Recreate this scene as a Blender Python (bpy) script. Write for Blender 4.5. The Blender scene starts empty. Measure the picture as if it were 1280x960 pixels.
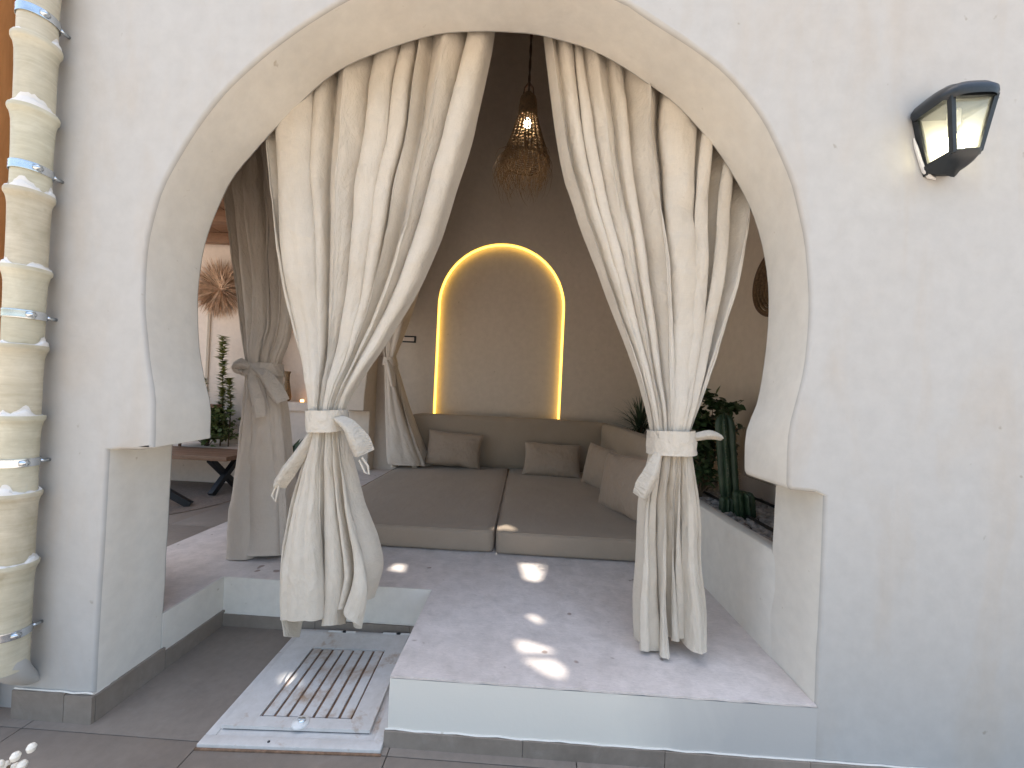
import bpy, bmesh, math, random
from math import sin, cos, pi, sqrt, atan2, atan, radians
from mathutils import Vector, Matrix, noise
from mathutils.geometry import tessellate_polygon

# ------------------------------------------------------------------ camera
scene = bpy.context.scene
C = scene.collection
cam_d = bpy.data.cameras.new('camera'); cam = bpy.data.objects.new('camera', cam_d); C.objects.link(cam)
cam_d.sensor_width = 36; cam_d.lens = 480 / 1280 * 36; cam_d.clip_start = .02; cam_d.clip_end = 2000
yaw = atan(15 / 480); roll = .047
cam.matrix_world = Matrix.Translation((0, -1.24, 1.15)) @ Matrix.Rotation(yaw, 4, 'Z') @ Matrix.Rotation(pi / 2, 4, 'X') @ Matrix.Rotation(roll, 4, 'Z')
cam_d.shift_y = 16.3 / 1280
scene.camera = cam

# ------------------------------------------------------------------ light
SUN = Vector((-.15, .22, .964)).normalized()
world = bpy.data.worlds.new('World'); scene.world = world; world.use_nodes = True
wt = world.node_tree; bg = wt.nodes['Background']
sky = wt.nodes.new('ShaderNodeTexSky'); sky.sky_type = 'NISHITA'; sky.sun_disc = False
sky.sun_elevation = math.asin(SUN.z); sky.sun_rotation = atan2(SUN.x, SUN.y)
sky.air_density = 1.5; sky.dust_density = 4.0; sky.ozone_density = .5
wt.links.new(sky.outputs[0], bg.inputs[0]); bg.inputs[1].default_value = .14
sd = bpy.data.lights.new('sun', 'SUN'); sun = bpy.data.objects.new('sun', sd); C.objects.link(sun)
sd.energy = 2.3; sd.angle = radians(.5); sd.color = (1, .94, .85)
sun.rotation_euler = SUN.to_track_quat('Z', 'Y').to_euler()
scene.view_settings.view_transform = 'Standard'; scene.view_settings.look = 'None'
scene.view_settings.exposure = 1.42; scene.view_settings.gamma = 1

# ------------------------------------------------------------------ material helpers
def newmat(name):
    m = bpy.data.materials.new(name); m.use_nodes = True
    return m, m.node_tree.nodes, m.node_tree.links, m.node_tree.nodes['Principled BSDF']

def ramp(N, stops):
    r = N.new('ShaderNodeValToRGB'); e = r.color_ramp.elements
    while len(e) < len(stops): e.new(.5)
    for i, (p, c) in enumerate(stops):
        e[i].position = p; e[i].color = (c[0], c[1], c[2], 1) if len(c) == 3 else c
    return r

def mixc(N, L, fac, a, b, mode='MIX'):
    m = N.new('ShaderNodeMix'); m.data_type = 'RGBA'; m.blend_type = mode
    for sock, v in ((m.inputs['Factor'], fac), (m.inputs['A'], a), (m.inputs['B'], b)): pass
    for idx, v in ((0, fac), (6, a), (7, b)):
        if hasattr(v, 'links'): L.new(v, m.inputs[idx])
        elif isinstance(v, (int, float)): m.inputs[idx].default_value = v
        else: m.inputs[idx].default_value = (v[0], v[1], v[2], 1)
    return m.outputs[2]

def coords(N, L, scale=(1, 1, 1), obj=False):
    mp = N.new('ShaderNodeMapping'); mp.inputs['Scale'].default_value = scale
    if obj:
        tc = N.new('ShaderNodeTexCoord'); L.new(tc.outputs['Object'], mp.inputs[0])
    else:
        g = N.new('ShaderNodeNewGeometry'); L.new(g.outputs['Position'], mp.inputs[0])
    return mp.outputs[0]

def tex(N, L, vec, scale, detail=6, rough=.55, dist=0):
    n = N.new('ShaderNodeTexNoise'); n.inputs['Scale'].default_value = scale
    n.inputs['Detail'].default_value = detail; n.inputs['Roughness'].default_value = rough
    n.inputs['Distortion'].default_value = dist
    L.new(vec, n.inputs['Vector']); return n.outputs['Fac']

def bump(N, L, bsdf, items):
    prev = None
    for h, strength, dist in items:
        b = N.new('ShaderNodeBump'); b.inputs['Strength'].default_value = strength; b.inputs['Distance'].default_value = dist
        L.new(h, b.inputs['Height'])
        if prev: L.new(prev, b.inputs['Normal'])
        prev = b.outputs[0]
    L.new(prev, bsdf.inputs['Normal'])

def plaster(name, col, stain, amt=.35, big=1.2, b=.5, rough=.85):
    m, N, L, P = newmat(name)
    v = coords(N, L); vs = coords(N, L, (2.6, 2.6, .7))
    n1 = tex(N, L, v, big, 7, .6, .4); n2 = tex(N, L, vs, 2.2, 6, .6, .5); n3 = tex(N, L, v, 18, 4, .6); n4 = tex(N, L, v, 90, 3, .6)
    r1 = ramp(N, [(.42, (0, 0, 0)), (.72, (1, 1, 1))]); L.new(n1, r1.inputs[0])
    r2 = ramp(N, [(.5, (0, 0, 0)), (.75, (1, 1, 1))]); L.new(n2, r2.inputs[0])
    c = mixc(N, L, r1.outputs[0], col, [col[i] * (1 - amt * .35) + stain[i] * amt * .35 for i in range(3)])
    mm = N.new('ShaderNodeMath'); mm.operation = 'MULTIPLY'; mm.inputs[1].default_value = amt; L.new(r2.outputs[0], mm.inputs[0])
    c = mixc(N, L, mm.outputs[0], c, stain)
    r3 = ramp(N, [(.3, (.94, .94, .94)), (.7, (1.03, 1.03, 1.03))]); L.new(n3, r3.inputs[0])
    c = mixc(N, L, 1.0, c, r3.outputs[0], 'MULTIPLY')
    # small dark specks and scuffs
    sp = tex(N, L, v, 26, 2, .5); rs = ramp(N, [(.73, (1, 1, 1)), (.78, (.72, .68, .62))]); L.new(sp, rs.inputs[0])
    c = mixc(N, L, .8, c, rs.outputs[0], 'MULTIPLY')
    L.new(c, P.inputs['Base Color']); P.inputs['Roughness'].default_value = rough
    trow = tex(N, L, coords(N, L, (1, 1, 1)), 5, 3, .5, 1.5)
    bump(N, L, P, [(n1, b, .03), (trow, b * .6, .02), (n3, b * .5, .004), (n4, b * .45, .0015)])
    return m

def simple(name, col, rough=.6, metal=0, var=.15, scale=12, bs=.2, bd=.002, spec=.5, obj=False, sc=(1, 1, 1)):
    m, N, L, P = newmat(name)
    v = coords(N, L, sc, obj); n = tex(N, L, v, scale, 5)
    r = ramp(N, [(.3, [c * (1 - var) for c in col]), (.7, [min(1, c * (1 + var)) for c in col])]); L.new(n, r.inputs[0])
    L.new(r.outputs[0], P.inputs['Base Color']); P.inputs['Roughness'].default_value = rough; P.inputs['Metallic'].default_value = metal
    P.inputs['Specular IOR Level'].default_value = spec
    if bs: bump(N, L, P, [(n, bs, bd)])
    return m

def wood(name, a, b, sc=(2, 14, 14), rough=.55):
    m, N, L, P = newmat(name)
    v = coords(N, L, sc); n = tex(N, L, v, 3, 8, .65, 1.2)
    r = ramp(N, [(.3, a), (.7, b)]); L.new(n, r.inputs[0]); L.new(r.outputs[0], P.inputs['Base Color'])
    P.inputs['Roughness'].default_value = rough; bump(N, L, P, [(n, .3, .002)])
    return m

def cloth(name, col, alt, weave=900, transl=.12, wr=.6, rough=.9):
    m, N, L, P = newmat(name)
    tc = N.new('ShaderNodeTexCoord'); v = tc.outputs['UV']
    v3 = coords(N, L)
    n1 = tex(N, L, v3, 4, 5, .6); r = ramp(N, [(.3, col), (.7, alt)]); L.new(n1, r.inputs[0])
    # slubs of the linen: thin streaks along warp and weft
    mp = N.new('ShaderNodeMapping'); mp.inputs['Scale'].default_value = (620, 30, 1); L.new(v, mp.inputs[0])
    mq = N.new('ShaderNodeMapping'); mq.inputs['Scale'].default_value = (30, 620, 1); L.new(v, mq.inputs[0])
    s1 = tex(N, L, mp.outputs[0], 1, 3); s2 = tex(N, L, mq.outputs[0], 1, 3)
    ad = N.new('ShaderNodeMath'); ad.operation = 'ADD'; L.new(s1, ad.inputs[0]); L.new(s2, ad.inputs[1])
    rr = ramp(N, [(.75, (.965, .965, .965)), (1.0, (1.015, 1.015, 1.015))]); 
    hf = N.new('ShaderNodeMath'); hf.operation = 'MULTIPLY'; hf.inputs[1].default_value = .85; L.new(ad.outputs[0], hf.inputs[0]); L.new(hf.outputs[0], rr.inputs[0])
    c = mixc(N, L, 1.0, r.outputs[0], rr.outputs[0], 'MULTIPLY')
    L.new(c, P.inputs['Base Color']); P.inputs['Roughness'].default_value = rough; P.inputs['Specular IOR Level'].default_value = .15
    P.inputs['Sheen Weight'].default_value = .15
    mw = N.new('ShaderNodeMapping'); mw.inputs['Scale'].default_value = (9, 5, 1); mw.inputs['Rotation'].default_value = (0, 0, .5); L.new(v, mw.inputs[0])
    w1 = tex(N, L, mw.outputs[0], 1.6, 5, .6, .25); w2 = tex(N, L, v3, 30, 4, .6, .6)
    bump(N, L, P, [(w1, wr, .02), (w2, wr * .5, .004), (ad.outputs[0], .25, .0006)])
    if transl:
        T = N.new('ShaderNodeBsdfTranslucent'); L.new(c, T.inputs[0]); X = N.new('ShaderNodeMixShader'); X.inputs[0].default_value = transl
        out = N['Material Output']; L.new(P.outputs[0], X.inputs[1]); L.new(T.outputs[0], X.inputs[2]); L.new(X.outputs[0], out.inputs[0])
    return m

def emit(name, col, s):
    m, N, L, P = newmat(name); P.inputs['Base Color'].default_value = (*col, 1)
    P.inputs['Emission Color'].default_value = (*col, 1); P.inputs['Emission Strength'].default_value = s
    return m

def leafmat(name, a, b, rough=.45):
    m, N, L, P = newmat(name); v = coords(N, L); n = tex(N, L, v, 14, 3)
    r = ramp(N, [(.35, a), (.65, b)]); L.new(n, r.inputs[0]); L.new(r.outputs[0], P.inputs['Base Color']); P.inputs['Roughness'].default_value = rough
    return m

# concrete-like platform top with scratches and stains
def cement(name, a, b, scratch):
    m, N, L, P = newmat(name); v = coords(N, L)
    n1 = tex(N, L, v, 2.4, 7, .62, .6); n2 = tex(N, L, v, 13, 5, .6, .5); n3 = tex(N, L, coords(N, L, (1, 2.6, 1)), 42, 4, .65, 1)
    r = ramp(N, [(.3, a), (.7, b)]); L.new(n1, r.inputs[0])
    r2 = ramp(N, [(.3, (.86, .85, .84)), (.68, (1.06, 1.05, 1.05))]); L.new(n2, r2.inputs[0])
    c = mixc(N, L, 1.0, r.outputs[0], r2.outputs[0], 'MULTIPLY')
    sn = tex(N, L, coords(N, L, (1.2, 5, 1)), 6, 5, .7, 2.2); rs = ramp(N, [(.66, (1, 1, 1)), (.7, scratch)]); L.new(sn, rs.inputs[0])
    c = mixc(N, L, .35, c, rs.outputs[0], 'MULTIPLY')
    ch = tex(N, L, v, 15, 1, .4); rc = ramp(N, [(.76, (1, 1, 1)), (.785, (.5, .42, .38))]); L.new(ch, rc.inputs[0])
    c = mixc(N, L, .9, c, rc.outputs[0], 'MULTIPLY')
    r3 = ramp(N, [(.35, (.93, .93, .93)), (.6, (1.03, 1.03, 1.03))]); L.new(n3, r3.inputs[0])
    c = mixc(N, L, 1.0, c, r3.outputs[0], 'MULTIPLY')
    L.new(c, P.inputs['Base Color']); P.inputs['Roughness'].default_value = .8
    bump(N, L, P, [(n1, .5, .012), (n3, .4, .003), (ch, .2, .004)])
    return m

def tilemat(name, a, b, rough=.55, dust=(.3, .27, .24)):
    m, N, L, P = newmat(name); v = coords(N, L)
    n1 = tex(N, L, v, 1.8, 7, .6, .8); n2 = tex(N, L, v, 30, 4, .65); n3 = tex(N, L, coords(N, L, (1, 1.8, 1)), 5, 6, .7, 2)
    oi = N.new('ShaderNodeObjectInfo')
    r = ramp(N, [(.3, a), (.7, b)]); L.new(n1, r.inputs[0])
    rv = ramp(N, [(0, (.93, .93, .93)), (1, (1.07, 1.06, 1.05))]); L.new(oi.outputs['Random'], rv.inputs[0])
    c = mixc(N, L, 1.0, r.outputs[0], rv.outputs[0], 'MULTIPLY')
    rd = ramp(N, [(.55, (0, 0, 0)), (.8, (.5, .5, .5))]); L.new(n3, rd.inputs[0])
    c = mixc(N, L, rd.outputs[0], c, dust)
    r2 = ramp(N, [(.3, (.9, .9, .9)), (.7, (1.06, 1.06, 1.06))]); L.new(n2, r2.inputs[0]); c = mixc(N, L, 1.0, c, r2.outputs[0], 'MULTIPLY')
    L.new(c, P.inputs['Base Color']); P.inputs['Roughness'].default_value = rough; bump(N, L, P, [(n2, .2, .001), (n3, .2, .002)])
    return m

M = {}
M['facade'] = plaster('white_plaster', (.495, .485, .465), (.47, .395, .31), .40, 1.0, .14)
M['cream'] = plaster('cream_paint', (.76, .73, .67), (.68, .59, .48), .18, 1.4, .16)
M['inner'] = plaster('sand_plaster', (.65, .57, .49), (.57, .48, .39), .25, .9, .15)
M['terrace'] = plaster('pink_plaster', (.72, .62, .55), (.6, .48, .4), .2, .9, .15)
M['cement'] = cement('grey_lilac_cement', (.64, .575, .535), (.74, .675, .635), (.7, .64, .6))
M['tile'] = tilemat('brown_grey_tile', (.205, .172, .145), (.275, .232, .195), .5)
M['skirt'] = tilemat('grey_stone_skirting', (.20, .165, .135), (.30, .255, .215), .6, (.36, .32, .28))
M['grout'] = simple('grout', (.17, .15, .135), .9)
M['sand'] = simple('sand_ground', (.55, .47, .38), .95, var=.12, scale=2, bs=.4, bd=.02)
M['linen'] = cloth('cream_linen', (.63, .565, .475), (.72, .655, .56), transl=.10, wr=.9)
M['linen_in'] = cloth('beige_linen', (.66, .58, .50), (.72, .64, .555), transl=.12, wr=.8)
M['taupe'] = cloth('taupe_canvas', (.355, .285, .22), (.385, .31, .24), transl=0, wr=.25)
M['taupe_side'] = cloth('taupe_canvas_band', (.25, .20, .14), (.28, .225, .16), transl=0, wr=.3)
M['pillow'] = cloth('taupe_pillow_cloth', (.37, .29, .225), (.41, .32, .25), transl=0, wr=.45)
M['seam'] = simple('dark_seam', (.05, .04, .03), .9)
M['black'] = simple('black_powder_metal', (.018, .022, .026), .38, var=.3, scale=30, bs=.15)
M['iron'] = simple('black_iron', (.012, .014, .018), .5, bs=0)
M['steel'] = simple('zinc_steel', (.62, .66, .70), .22, 1, var=.12, scale=30, bs=.1)
M['white'] = simple('white_plastic', (.75, .74, .72), .4, bs=0, var=.03)
M['hosemat'] = simple('black_rubber_hose', (.012, .012, .013), .5, bs=0)
M['wood'] = wood('orange_pine', (.42, .17, .05), (.55, .25, .09), (14, 14, 1.5))
M['brownwood'] = wood('brown_table_wood', (.16, .085, .05), (.24, .135, .08), (3, 14, 14))
M['darkwood'] = wood('dark_brown_wood', (.07, .035, .022), (.12, .06, .035), (14, 14, 2))
M['rattan'] = simple('brown_rattan', (.19, .12, .06), .7, var=.35, scale=60, bs=.3)
M['straw'] = simple('dry_straw', (.34, .22, .12), .8, var=.4, scale=40, bs=0)
M['feather'] = simple('dusty_pink_feather', (.60, .42, .30), .8, var=.3, scale=25, bs=0)
M['basket'] = simple('woven_seagrass', (.17, .11, .06), .8, var=.4, scale=80, bs=.5, bd=.004)
M['rug'] = simple('grey_brown_rug', (.20, .16, .13), .95, var=.2, scale=50, bs=.5, bd=.004)
M['soil'] = simple('dark_soil', (.10, .07, .05), .95, var=.4, scale=30, bs=.5, bd=.01)
M['pebble'] = simple('pale_pebble', (.40, .36, .33), .8, var=.5, scale=18, bs=.3)
M['cactus'] = leafmat('cactus_skin', (.014, .036, .018), (.03, .06, .03))
M['leaf'] = leafmat('glossy_leaf', (.02, .045, .015), (.05, .085, .03))
M['leafy'] = leafmat('yellow_green_leaf', (.14, .18, .04), (.28, .29, .09))
M['hedge'] = leafmat('hedge_leaf', (.07, .11, .035), (.15, .18, .06))
M['spine'] = leafmat('grey_green_blade', (.035, .06, .035), (.06, .09, .05))
M['stem'] = simple('plant_stem', (.10, .07, .04), .8)
M['petal'] = simple('white_petal', (.8, .76, .68), .6, var=.05, bs=0)
M['led'] = emit('warm_yellow_led', (1.0, .64, .10), 1.5)
M['bulb'] = emit('bright_bulb', (1.0, .90, .72), 34)
M['bulb_lamp'] = emit('lantern_bulb', (1.0, .9, .62), 6.5)
M['nichelight'] = emit('orange_niche_light', (1.0, .55, .18), 3.0)

def glazed(name, a, b):
    m, N, L, P = newmat(name)
    v = coords(N, L, (3, 3, 22)); n = tex(N, L, v, 3, 6, .65, .9); n2 = tex(N, L, coords(N, L), 9, 5, .6, .6); oi = N.new('ShaderNodeObjectInfo')
    r = ramp(N, [(.32, a), (.68, b)]); L.new(n2, r.inputs[0])
    r2 = ramp(N, [(.35, (.88, .86, .80)), (.7, (1.04, 1.04, 1.02))]); L.new(n, r2.inputs[0])
    c = mixc(N, L, 1.0, r.outputs[0], r2.outputs[0], 'MULTIPLY')
    rv = ramp(N, [(0, (1.02, 1.03, .96)), (.5, (.93, .88, .80)), (1, (1.03, 1.0, .95))]); L.new(oi.outputs['Random'], rv.inputs[0])
    c = mixc(N, L, .9, c, rv.outputs[0], 'MULTIPLY')
    sp = tex(N, L, coords(N, L), 11, 2, .4); rs = ramp(N, [(.70, (1, 1, 1)), (.76, (.55, .52, .42))]); L.new(sp, rs.inputs[0])
    c = mixc(N, L, .7, c, rs.outputs[0], 'MULTIPLY')
    L.new(c, P.inputs['Base Color']); P.inputs['Roughness'].default_value = .5; bump(N, L, P, [(n, .5, .004), (n2, .3, .004)])
    return m
M['clay'] = glazed('cream_glazed_clay', (.50, .47, .385), (.66, .63, .55))
M['mortar'] = simple('white_mortar', (.75, .73, .70), .85, var=.06, scale=40, bs=.6, bd=.006)

def rusty(name, rust_amt):
    m, N, L, P = newmat(name); v = coords(N, L)
    n1 = tex(N, L, v, 5, 6, .65, .5); n2 = tex(N, L, v, 28, 6, .7, .4); n3 = tex(N, L, v, 110, 3)
    ad = N.new('ShaderNodeMath'); ad.operation = 'MULTIPLY_ADD'; ad.inputs[1].default_value = .5; L.new(n2, ad.inputs[0]); L.new(n1, ad.inputs[2])
    lo = .86 - rust_amt; r = ramp(N, [(lo, (0, 0, 0)), (lo + .2, (1, 1, 1))]); L.new(ad.outputs[0], r.inputs[0])
    c = mixc(N, L, r.outputs[0], (.64, .62, .60), (.38, .26, .17))
    rv = ramp(N, [(.3, (.88, .87, .85)), (.7, (1.05, 1.05, 1.05))]); L.new(n2, rv.inputs[0]); c = mixc(N, L, 1.0, c, rv.outputs[0], 'MULTIPLY')
    L.new(c, P.inputs['Base Color']); P.inputs['Roughness'].default_value = .5; bump(N, L, P, [(n2, .25, .001), (n3, .1, .0005)])
    return m
M['hatch'] = rusty('worn_white_metal', .02); M['hatch_rust'] = rusty('rusty_white_metal', .13)
M['rust'] = simple('rust_streak', (.22, .13, .08), .9, var=.4, scale=60)
def glassmat():
    m, N, L, P = newmat('lantern_glass'); T = N.new('ShaderNodeBsdfTransparent'); G = N.new('ShaderNodeBsdfGlossy'); G.inputs['Roughness'].default_value = .04
    T.inputs[0].default_value = (.96, .97, .94, 1); X = N.new('ShaderNodeMixShader'); X.inputs[0].default_value = .12
    D = N.new('ShaderNodeBsdfTranslucent'); D.inputs[0].default_value = (.9, .9, .86, 1); Y = N.new('ShaderNodeMixShader'); Y.inputs[0].default_value = .22
    L.new(T.outputs[0], Y.inputs[1]); L.new(D.outputs[0], Y.inputs[2]); X.inputs[0].default_value = .08
    L.new(Y.outputs[0], X.inputs[1]); L.new(G.outputs[0], X.inputs[2]); L.new(X.outputs[0], N['Material Output'].inputs[0]); return m
M['glass'] = glassmat()

# ------------------------------------------------------------------ mesh helpers
class MB:
    def __init__(s): s.v = []; s.f = []; s.uv = {}
    def add(s, vs, fs):
        o = len(s.v); s.v += [tuple(v) for v in vs]; s.f += [tuple(i + o for i in f) for f in fs]
    def box(s, a, b, bev=0, mat=None):
        if bev:
            bm = bmesh.new(); bmesh.ops.create_cube(bm, size=1)
            for v in bm.verts: v.co = Vector([(a[i] + b[i]) / 2 + v.co[i] * (b[i] - a[i]) for i in range(3)])
            bmesh.ops.bevel(bm, geom=bm.edges[:], offset=bev, segments=2, affect='EDGES', profile=.6)
            bm.verts.index_update(); s.add([(mat @ v.co if mat else v.co) for v in bm.verts], [[v.index for v in f.verts] for f in bm.faces]); bm.free(); return
        p = [Vector((x, y, z)) for x in (a[0], b[0]) for y in (a[1], b[1]) for z in (a[2], b[2])]
        if mat: p = [mat @ q for q in p]
        s.add(p, [(0, 1, 3, 2), (4, 6, 7, 5), (0, 4, 5, 1), (2, 3, 7, 6), (0, 2, 6, 4), (1, 5, 7, 3)])
    def tube(s, pts, r, n=8, cap=True):
        pts = [Vector(p) for p in pts]; rs = r if isinstance(r, (list, tuple)) else [r] * len(pts)
        t0 = (pts[1] - pts[0]).normalized(); ref = Vector((0, 0, 1)) if abs(t0.z) < .9 else Vector((1, 0, 0))
        nx = t0.cross(ref).normalized(); vs = []
        for i, p in enumerate(pts):
            t = (pts[min(i + 1, len(pts) - 1)] - pts[max(i - 1, 0)]).normalized()
            nx = (nx - t * nx.dot(t)); nx = nx.normalized() if nx.length > 1e-6 else t.orthogonal().normalized()
            ny = t.cross(nx)
            vs += [p + (nx * cos(2 * pi * k / n) + ny * sin(2 * pi * k / n)) * rs[i] for k in range(n)]
        fs = [(i * n + k, i * n + (k + 1) % n, (i + 1) * n + (k + 1) % n, (i + 1) * n + k) for i in range(len(pts) - 1) for k in range(n)]
        if cap: fs += [tuple(range(n))[::-1], tuple(range((len(pts) - 1) * n, len(pts) * n))]
        s.add(vs, fs)
    def lathe(s, prof, n=32, c=(0, 0, 0), wob=0, seed=0):
        vs = []
        for (r, z) in prof:
            for k in range(n):
                a = 2 * pi * k / n; rr = r * (1 + wob * noise.noise(Vector((cos(a) * 1.5 + seed, sin(a) * 1.5, z * 9))))
                vs.append((c[0] + rr * cos(a), c[1] + rr * sin(a), c[2] + z))
        fs = [(i * n + k, i * n + (k + 1) % n, (i + 1) * n + (k + 1) % n, (i + 1) * n + k) for i in range(len(prof) - 1) for k in range(n)]
        s.add(vs, fs)
    def build(s, name, m, parent=None, smooth=True, loc=None, uvs=None, kind=None):
        me = bpy.data.meshes.new(name); me.from_pydata(s.v, [], s.f); me.update()
        if smooth: me.polygons.foreach_set('use_smooth', [True] * len(me.polygons))
        if uvs:
            l = me.uv_layers.new(name='UVMap')
            for lp in me.loops: l.data[lp.index].uv = uvs[lp.vertex_index]
        me.materials.append(m)
        o = bpy.data.objects.new(name, me); C.objects.link(o)
        if loc: o.location = loc
        if parent: o.parent = parent
        if kind: o['kind'] = kind
        return o

def weld(o, angle=35):
    bm = bmesh.new(); bm.from_mesh(o.data); bmesh.ops.remove_doubles(bm, verts=bm.verts, dist=1e-5)
    bmesh.ops.recalc_face_normals(bm, faces=bm.faces); bm.to_mesh(o.data); bm.free()
    try: o.data.set_sharp_from_angle(angle=radians(angle))
    except Exception: pass
    return o

def tag(o, label, cat, group=None):
    o['label'] = label; o['category'] = cat
    if group: o['group'] = group
    return o
def thing(name, loc, label, cat, group=None):
    o = bpy.data.objects.new(name, None); C.objects.link(o); o.location = loc; o.empty_display_size = .1
    return tag(o, label, cat, group)
def struct(o): o['kind'] = 'structure'; return o

def parent_keep(o, p):
    """part built in world coordinates under a thing whose Empty stands at its base (no rotation)"""
    o.parent = p; o.location = o.location - p.location
    return o
def part(mb, name, m, p, smooth=True, uvs=None, kind=None, ang=35, w=True):
    o = mb.build(name, m, None, smooth, uvs=uvs, kind=kind)
    if w and not uvs: weld(o, ang)
    return parent_keep(o, p)

def sm(t): t = max(0, min(1, t)); return t * t * (3 - 2 * t)
def nz(*a): return noise.noise(Vector(a))

def poly_faces(loops):
    """triangulate a 2-D polygon with holes; returns the flat list of points and the triangles"""
    l3 = [[Vector((p[0], p[1], 0)) for p in lp] for lp in loops]
    tr = tessellate_polygon(l3); pts = [p for lp in loops for p in lp]
    return pts, tr

def catmull(P, n):
    pts = []
    for i in range(len(P) - 1):
        p0 = Vector(P[max(i - 1, 0)]); p1 = Vector(P[i]); p2 = Vector(P[i + 1]); p3 = Vector(P[min(i + 2, len(P) - 1)])
        for k in range(12):
            t = k / 12
            pts.append(.5 * ((2 * p1) + (-p0 + p2) * t + (2 * p0 - 5 * p1 + 4 * p2 - p3) * t * t + (-p0 + 3 * p1 - 3 * p2 + p3) * t ** 3))
    pts.append(Vector(P[-1]))
    d = [0]
    for a, b in zip(pts, pts[1:]): d.append(d[-1] + (b - a).length)
    out = []; j = 0
    for k in range(n):
        s = d[-1] * k / (n - 1)
        while j < len(d) - 2 and d[j + 1] < s: j += 1
        f = (s - d[j]) / max(1e-9, d[j + 1] - d[j]); out.append(pts[j].lerp(pts[j + 1], min(1, f)))
    return out

# horseshoe arch outline, measured at the front and at the back edge of the wall
ARC_F = [(-1.229, .925), (-1.231, 1.02), (-1.234, 1.10), (-1.262, 1.24), (-1.284, 1.40), (-1.286, 1.56), (-1.265, 1.70), (-1.218, 1.844), (-1.101, 2.041),
         (-.936, 2.225), (-.656, 2.425), (-.40, 2.515), (-.19, 2.535), (.03, 2.515), (.255, 2.438), (.339, 2.388), (.573, 2.234), (.691, 2.107), (.786, 1.947), (.851, 1.764),
         (.881, 1.588), (.891, 1.437), (.883, 1.272), (.851, 1.11), (.845, 1.02), (.848, .914)]
ARC_R = [(-1.232, .935), (-1.234, 1.02), (-1.240, 1.08), (-1.281, 1.22), (-1.306, 1.40), (-1.306, 1.58), (-1.285, 1.72), (-1.243, 1.847), (-1.169, 1.992), (-.951, 2.246), (-.766, 2.408),
         (-.513, 2.514), (-.335, 2.554), (-.113, 2.558), (.009, 2.545), (.187, 2.498), (.341, 2.418), (.552, 2.272), (.734, 2.059), (.839, 1.867),
         (.895, 1.67), (.907, 1.52), (.904, 1.366), (.885, 1.19), (.846, 1.06), (.846, .914)]
def lin(a, b, n, end=False):
    return [Vector(a).lerp(Vector(b), k / n) for k in range(n + (1 if end else 0))]
def chain(arc, n=90):
    """left jamb from the floor up, capital, arch, capital, right jamb down to the step"""
    c = lin((-1.392, 0), (-1.384, .905), 8) + lin((-1.384, .912), (-1.24, arc[0][1] - .01), 4)
    c += [Vector((-1.233, arc[0][1] - .003))] + catmull(arc, n) + [Vector((.853, arc[-1][1] - .012))] + lin((.862, arc[-1][1] - .018), (.962, .893), 4) + lin((.964, .885), (.966, .216), 8, True)
    return c
def jit(c, seed, amp=.0035):
    out = []
    for i, p in enumerate(c):
        out.append(Vector((p.x + amp * nz(p.x * 7, p.y * 7, seed), p.y + (amp * nz(p.x * 7, p.y * 7, seed + 9) if 0.05 < p.y else 0))))
    return out
def normals(c, sgn=1):
    r = []
    for i in range(len(c)):
        t = c[min(i + 1, len(c) - 1)] - c[max(i - 1, 0)]; t = t.normalized() if t.length > 0 else Vector((1, 0))
        r.append(Vector((-t.y, t.x)) * sgn)
    return r

# ------------------------------------------------------------------ the setting: ground
g = MB(); g.add([(-60, -80, -.012), (60, -80, -.012), (60, 60, -.012), (-60, 60, -.012)], [(0, 1, 2, 3)])
ground = struct(g.build('ground', M['grout']))
g = MB(); g.add([(-60, -80, -.004), (60, -80, -.004), (60, -1.25, -.004), (-2.12, -1.25, -.004), (-2.12, .5, -.004), (-6, .5, -.004), (-6, 30, -.004), (-60, 30, -.004)], [(0, 1, 2, 3, 4, 5, 6, 7)])
struct(g.build('sandy_bounce_ground', M['sand']))  # unseen pale sand, added and shaped to bounce sunlight onto facade and room
tm = MB(); tm.box((.0015, .0015, -.011), (.5985, .5985, 0), .0012)
first = None
def lay(ix, iy, zz=0):
    global first
    if first is None:
        first = weld(tm.build('paving_tile', M['tile'])); o = first
    else:
        o = first.copy(); C.objects.link(o)
    o.parent = ground; o.location = (ix, iy, zz + .0006 * nz(ix * 3, iy * 3, 1))
for j in range(-2, 1):
    for i in range(-5, 4):
        lay(-.38 + .6 * i - .6, -.04 + .6 * j)
for j in range(1, 6):
    for i in range(-9, -2):
        lay(-.38 + .6 * i - .02, -.04 + .6 * j)

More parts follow.
